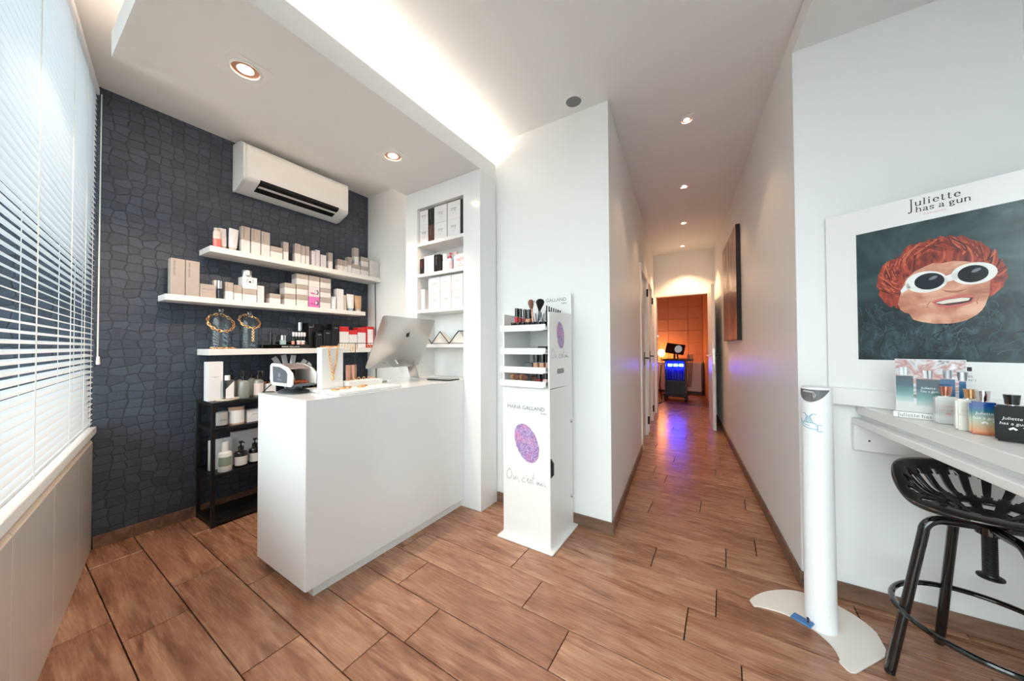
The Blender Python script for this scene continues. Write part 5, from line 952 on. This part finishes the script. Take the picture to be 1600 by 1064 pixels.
lay('printed_glasses', [(.346, 1.462), (.383, 1.478), (.389, 1.452), (.349, 1.438)], wg, 4); lay('printed_glasses', [(.235, 1.424), (.254, 1.457), (.264, 1.433), (.238, 1.413)], wg, 4)
lay('printed_lens', ell(.3115, 1.451, .038, .033, 28), lk, 5); lay('printed_lens', ell(.415, 1.462, .0345, .032, 28), lk, 5)
lay('printed_lens_glint', ell(.322, 1.463, .012, .006, 16, .5), mat('glint_print', (116, 118, 124), .3), 6); lay('printed_lens_glint', ell(.423, 1.474, .012, .006, 16, .5), mat('glint_print'), 6)
lay('printed_nose', [(.343, 1.412), (.352, 1.402), (.367, 1.397), (.38, 1.396), (.391, 1.401), (.402, 1.408), (.39, 1.406), (.378, 1.404), (.367, 1.405), (.355, 1.408)], mat('nose_shadow_print', (178, 106, 82), .4), 4)
lay('printed_lips', [(.316, 1.368), (.328, 1.374), (.342, 1.379), (.36, 1.382), (.381, 1.387), (.40, 1.386), (.411, 1.384), (.42, 1.37), (.411, 1.352), (.385, 1.342), (.352, 1.338), (.332, 1.347)], mat('lip_print', (206, 104, 96), .35), 4)
lay('printed_mouth', [(.323, 1.364), (.352, 1.372), (.39, 1.377), (.415, 1.373), (.409, 1.358), (.385, 1.352), (.357, 1.349), (.337, 1.353)], mat('mouth_print', (70, 34, 34), .4), 5)
lay('printed_teeth', [(.326, 1.363), (.352, 1.371), (.39, 1.3755), (.408, 1.372), (.404, 1.363), (.386, 1.3605), (.362, 1.358), (.342, 1.356)], mat('teeth_print', (236, 224, 212), .3), 6)
for a, b in (((.306, 1.345), (.314, 1.37)), ((.424, 1.348), (.427, 1.372))): obj('printed_crease', MB().ribbon([(a[0], a[1]-ZTB), ((a[0]+b[0])/2-.004, (a[1]+b[1])/2-ZTB), (b[0], b[1]-ZTB)], .0018), mat('nose_shadow_print'), pc_, (0, -.0017, 0))
# serif logo drawn with a broad nib
G = {'u': (.95, [[(.0, 1), (.14, 1), (.14, .3), (.22, .08), (.4, 0), (.58, .08), (.72, .3)], [(.58, 1), (.72, 1), (.72, 0), (.86, 0)]]), 'l': (.5, [[(0, 1.55), (.17, 1.55), (.17, 0)], [(0, 0), (.34, 0)]]), 'i': (.5, [[(0, 1), (.17, 1), (.17, 0)], [(0, 0), (.34, 0)], [(.17, 1.32), (.17, 1.5)]]),
     'e': (.88, [[(.12, .54), (.7, .54)], [(.7, .54), (.64, .85), (.42, 1), (.2, .86), (.1, .5), (.2, .14), (.44, 0), (.72, .16)]]), 't': (.66, [[(.2, 1.35), (.2, .15), (.32, .0), (.52, .1)], [(0, 1), (.48, 1)]]),
     'h': (.98, [[(0, 1.55), (.14, 1.55), (.14, 0)], [(0, 0), (.28, 0)], [(.14, .72), (.32, .97), (.52, 1), (.68, .85), (.72, .6), (.72, 0)], [(.58, 0), (.86, 0)]]), 'n': (.98, [[(0, 1), (.14, 1), (.14, 0)], [(0, 0), (.28, 0)], [(.14, .72), (.32, .97), (.52, 1), (.68, .85), (.72, .6), (.72, 0)], [(.58, 0), (.86, 0)]]),
     'a': (.88, [[(.12, .78), (.26, .98), (.48, 1), (.6, .8), (.6, .15), (.7, 0), (.8, .05)], [(.6, .6), (.3, .5), (.1, .28), (.2, .02), (.42, .04), (.6, .25)]]), 's': (.76, [[(.58, .74), (.5, .95), (.3, 1), (.12, .85), (.16, .64), (.42, .48), (.58, .3), (.5, .06), (.28, 0), (.08, .24)]]),
     'g': (.88, [[(.35, 1), (.14, .88), (.1, .66), (.2, .44), (.35, .38), (.52, .46), (.58, .66), (.52, .9), (.35, 1)], [(.22, .42), (.12, .22), (.3, .08), (.6, 0), (.7, -.22), (.4, -.42), (.08, -.28), (.22, -.02)], [(.54, .9), (.74, 1)]]), ' ': (.42, []), 'J': (.8, [[(.12, 1.55), (.66, 1.55)], [(.42, 1.55), (.42, -1.05), (.3, -1.4), (.1, -1.45), (.02, -1.25)]])}
def serif(txt, h, parent, loc, m, track=0, sx=1.25, wv=.2, wh=.06, rz=0):
    mb = MB(); x = 0
    for ch in txt:
        adv, sts = G[ch]
        for q in sts: mb.ribbon([((x+a*sx)*h, b*h) for a, b in q], wv*h, wh*h)
        x += adv*sx+track
    return obj('lettering', mb, m, parent, loc, (0, 0, rz))
serif('J', .0185, po, (.262, -.0006, 1.7685-ZTB), M_INKD, sx=1.0, wv=.2); serif('uliette', .0165, po, (.279, -.0006, 1.7665-ZTB), M_INKD, track=.12); serif('has a gun', .0145, po, (.281, -.0006, 1.7405-ZTB), M_INKD, track=.06)
text('PARFUMS', .0085, M_ROSE, po, (.30, -.0006, 1.7235-ZTB), 0, 0, 'LEFT', .25, 1.3, space=1.3)
obj('black_square', MB().flat(zz([(.396, 1.096), (.407, 1.096), (.407, 1.111), (.396, 1.111)])), M_INKD, po, (0, -.0006, 0)); text('ES,', .011, M_INK, po, (.398, -.0006, 1.072-ZTB)); text("N°1", .011, M_INK, po, (.399, -.0006, 1.058-ZTB))

# ------------------------------------------------------------------ perfumes
PR = math.atan2(.514, .857)
def perfume(lab, ax, ay, W, D, hb, ht, mbody, mcap, txt=None, ink=M_INKD, cy=.5, rz=0):
    t = thing('perfume_bottle', lab, 'perfume', (ax, ay, ZTB), R(rz), 'perfumes on the side table')
    obj('flacon', MB().box(0, W, 0, D, .0006, hb), mbody, t, bevel=.005, bseg=2, smooth=True)
    obj('collar', MB().lathe([(0, hb), (.009, hb), (.009, hb+.004), (0, hb+.004)], 14, W/2, D/2), M_CHROME, t, smooth=True)
    obj('cap', MB().lathe([(0, hb+.003), (.0122, hb+.003), (.0152, ht), (0, ht)], 24, W*cy, D/2), mcap, t, smooth=True, sharp=40)
    if txt:
        for k, (s_, q) in enumerate((('Juliette', .062), ('has a gun', .048))): text(s_, .0115, ink, t, (W/2, -.0008, hb*q/.1), 0, 0, 'CENTER', .15, 1.0)
        obj('logo_swirl', MB().ribbon([(W*.42, hb*.36), (W*.52, hb*.40), (W*.6, hb*.36)], .003, .004).ribbon([(W*.8, hb*.42), (W*.9, hb*.48), (W*.86, hb*.54)], .002), ink, t, (0, -.0008, 0))
    return t
M_FROST = gradient('frosted_perfume', [(0, (206, 206, 202)), (.25, (216, 217, 213)), (.4, (190, 192, 188)), (1, (222, 222, 218))], .25)
perfume('frosted clear perfume bottle with a copper cap', .626, 1.784, .052, .03, .096, .131, M_FROST, M_COPPER, 'j', M_ROSE, rz=-4)
perfume('cream white perfume bottle with a gold cap', .632, 1.682, .052, .03, .101, .133, mat('cream_glass', (226, 222, 212), .2, coat=.5), M_GOLD, 'j', mat('pale_gold_ink', (200, 184, 160), .5), .62, rz=-10)
perfume('perfume bottle shading from blue to orange with a silver cap', .643, 1.640, .054, .03, .1, .134, gradient('blue_orange_perfume', [(0, (206, 96, 44)), (.12, (214, 150, 104)), (.45, (176, 186, 160)), (.72, (40, 110, 130)), (.88, (24, 74, 150)), (1, (30, 70, 140))], .08), M_CHROME, 'j', M_INKW, rz=-15)
perfume('matt black perfume bottle with a black cap', .657, 1.560, .058, .032, .103, .134, mat('matt_black_glass', (14, 14, 16), .3, spec=.25), M_BLKG, 'j', M_INKW, rz=-24)
t = thing('perfume_carton', 'bright red carton at the right of the black perfume bottle', 'box', (.718, 1.53, ZTB), R(-25)); obj('carton', MB().box(0, .05, 0, .04, .0005, .09), mat('bright_red_card', (220, 60, 62), .4), t, bevel=.001); obj('flap_seam', MB().box(.001, .049, .001, .039, .09, .0905), mat('bright_red_card'), t)
pq = thing('photo_plaque', 'clear photo plaque printed with three teal perfume bottles', 'plaque', (.559, 1.886, ZTB), math.atan2(-.331, .944))
obj('foot_bar', MB().box(-.006, .168, -.012, .03, .0008, .022), mat('poster_white'), pq, bevel=.001)
serif('Juliette has a gun', .0078, pq, (.004, -.0126, .006), M_INK, sx=1.15, track=.05)
M_STREAK = noisecol('chrome_streaks', [(.3, (96, 84, 84)), (.45, (206, 204, 206)), (.55, (176, 120, 112)), (.68, (226, 226, 230))], (10, 1, 16), 1.0, 2, 2.0, .2)
pn = obj('photo_block', MB().box(.0, .165, .002, .022, .0225, .222), mat('acrylic', (222, 224, 228), .1), pq, bevel=.001)
obj('printed_backdrop', MB().flat([(.002, .075), (.163, .075), (.163, .22), (.002, .22)]), M_STREAK, pn, (0, .0014, 0)); obj('printed_floor', MB().flat([(.002, .024), (.163, .024), (.163, .075), (.002, .075)]), mat('pale_print', (214, 212, 212), .3), pn, (0, .0014, 0))
M_TEALB = gradient('teal_perfume_print', [(0, (190, 204, 200)), (.3, (100, 150, 148)), (.65, (16, 74, 88)), (1, (12, 34, 48))], .15)
for i, (a, b, c, d) in enumerate(((.002, .045, .06, .158), (.052, .108, .048, .148), (.108, .14, .09, .152), (.148, .163, .08, .146))):
    q = obj('printed_bottle', MB().prism([(a, c), (b, c), (b, d), (a, d)], 0, .0003, xz), M_TEALB if i < 2 else mat('blue_print', (20, 84, 130), .2), pn, (0, .0008, 0))
    obj('printed_cap', MB().flat([((a+b)/2-.009, d+.003), ((a+b)/2+.009, d+.003), ((a+b)/2+.012, d+.033), ((a+b)/2-.012, d+.033)]), noisecol('silver_cap_print%d' % i, [(.35, (70, 70, 76)), (.5, (176, 176, 182)), (.65, (232, 232, 236))], (120, 1, 4), 1, 1, 0, .4), q, (0, -.0004, 0))
text('Juliette', .012, M_INKW, pn, (.08, .0004, .112), 0, 0, 'CENTER', .15); text('has a gun', .011, M_INKW, pn, (.082, .0004, .1), 0, 0, 'CENTER', .15)

# ------------------------------------------------------------------ tractor seat stool
so_ = thing('bar_stool', 'black metal tractor-seat bar stool under the side table', 'stool', (.745, 1.81, 0))
for k in range(4):
    a = R(187+90*-k); c_, s_ = math.cos(a), math.sin(a); lg = []
    for t_ in range(7): u = t_/6; lg.append((.25-.095*u, .001+.53*u))
    for t_ in range(1, 8): b = R(90*t_/7); lg.append((.155-.05*(1-math.cos(b)) if 0 else .105+.05*math.cos(b), .531+.052*math.sin(b)))
    lg += [(.06, .583), (.012, .583)]
    obj('leg', MB().tube([(r_*c_, r_*s_, z) for r_, z in lg], .0145, 12), M_BLKG, so_, smooth=True)
obj('foot_ring', MB().torus((0, 0, .245), (1, 0, 0), (0, 1, 0), .222, .222, .0095, 56, 10), M_BLKG, so_, smooth=True)
obj('hub', MB().lathe([(0, .56), (.03, .56), (.03, .585), (.045, .594), (0, .594)], 24), M_BLKG, so_, smooth=True)
pr = [(0, .415), (.03, .415), (.03, .42), (.0175, .421)]
for i in range(22): pr += [(.0175, .424+i*.006), (.0155, .427+i*.006)]
obj('height_screw', MB().lathe(pr+[(.0175, .56), (0, .56)], 18), M_BLACK, so_, smooth=True)
PH = math.atan2(.92, -.40)
def sm_(x): x = max(0, min(1, x)); return x*x*(3-2*x)
def seatp(r, th):
    c_ = math.cos(th-PH); R_ = .206+.012*c_-.010*math.cos(2*(th-PH)); q = r*R_
    z = .598+.058*sm_(q/.15)+.088*sm_((q-.125)/.085)*sm_((c_+.02)/1.0)-.012*sm_((q-.185)/.03)*(1-sm_((c_+.2)/.6))
    return (q*math.cos(th), q*math.sin(th), z)
NT_, NR = 144, 20; v = [seatp(0, 0)]; f = []
for i in range(NT_):
    th = 2*math.pi*i/NT_
    for j in range(1, NR+1): v.append(seatp(j/NR, th))
def vid(i, j): return 0 if j == 0 else 1+(i % NT_)*NR+j-1
for i in range(NT_):
    th = math.degrees(2*math.pi*(i+.5)/NT_-PH); th = (th+180) % 360-180
    for j in range(NR):
        ph = (th+6.25) % 17.5
        slot = abs(th) < 105 and ph < 10 and 10 <= j <= 16 and not ((ph < 2.5 or ph > 7.6) and j in (10, 16))
        ph2 = (th+15) % 40
        hole = ph2 < 18 and 6 <= j <= 7 and abs(th) < 170
        if slot or hole: continue
        if j == 0: f.append((0, vid(i, 1), vid(i+1, 1)))
        else: f.append((vid(i, j), vid(i, j+1), vid(i+1, j+1), vid(i+1, j)))
se = obj('seat', MB().add(v, f), M_BLKG, so_, smooth=True, sharp=60)
md = se.modifiers.new('thickness', 'SOLIDIFY'); md.thickness = .009; md.offset = 0
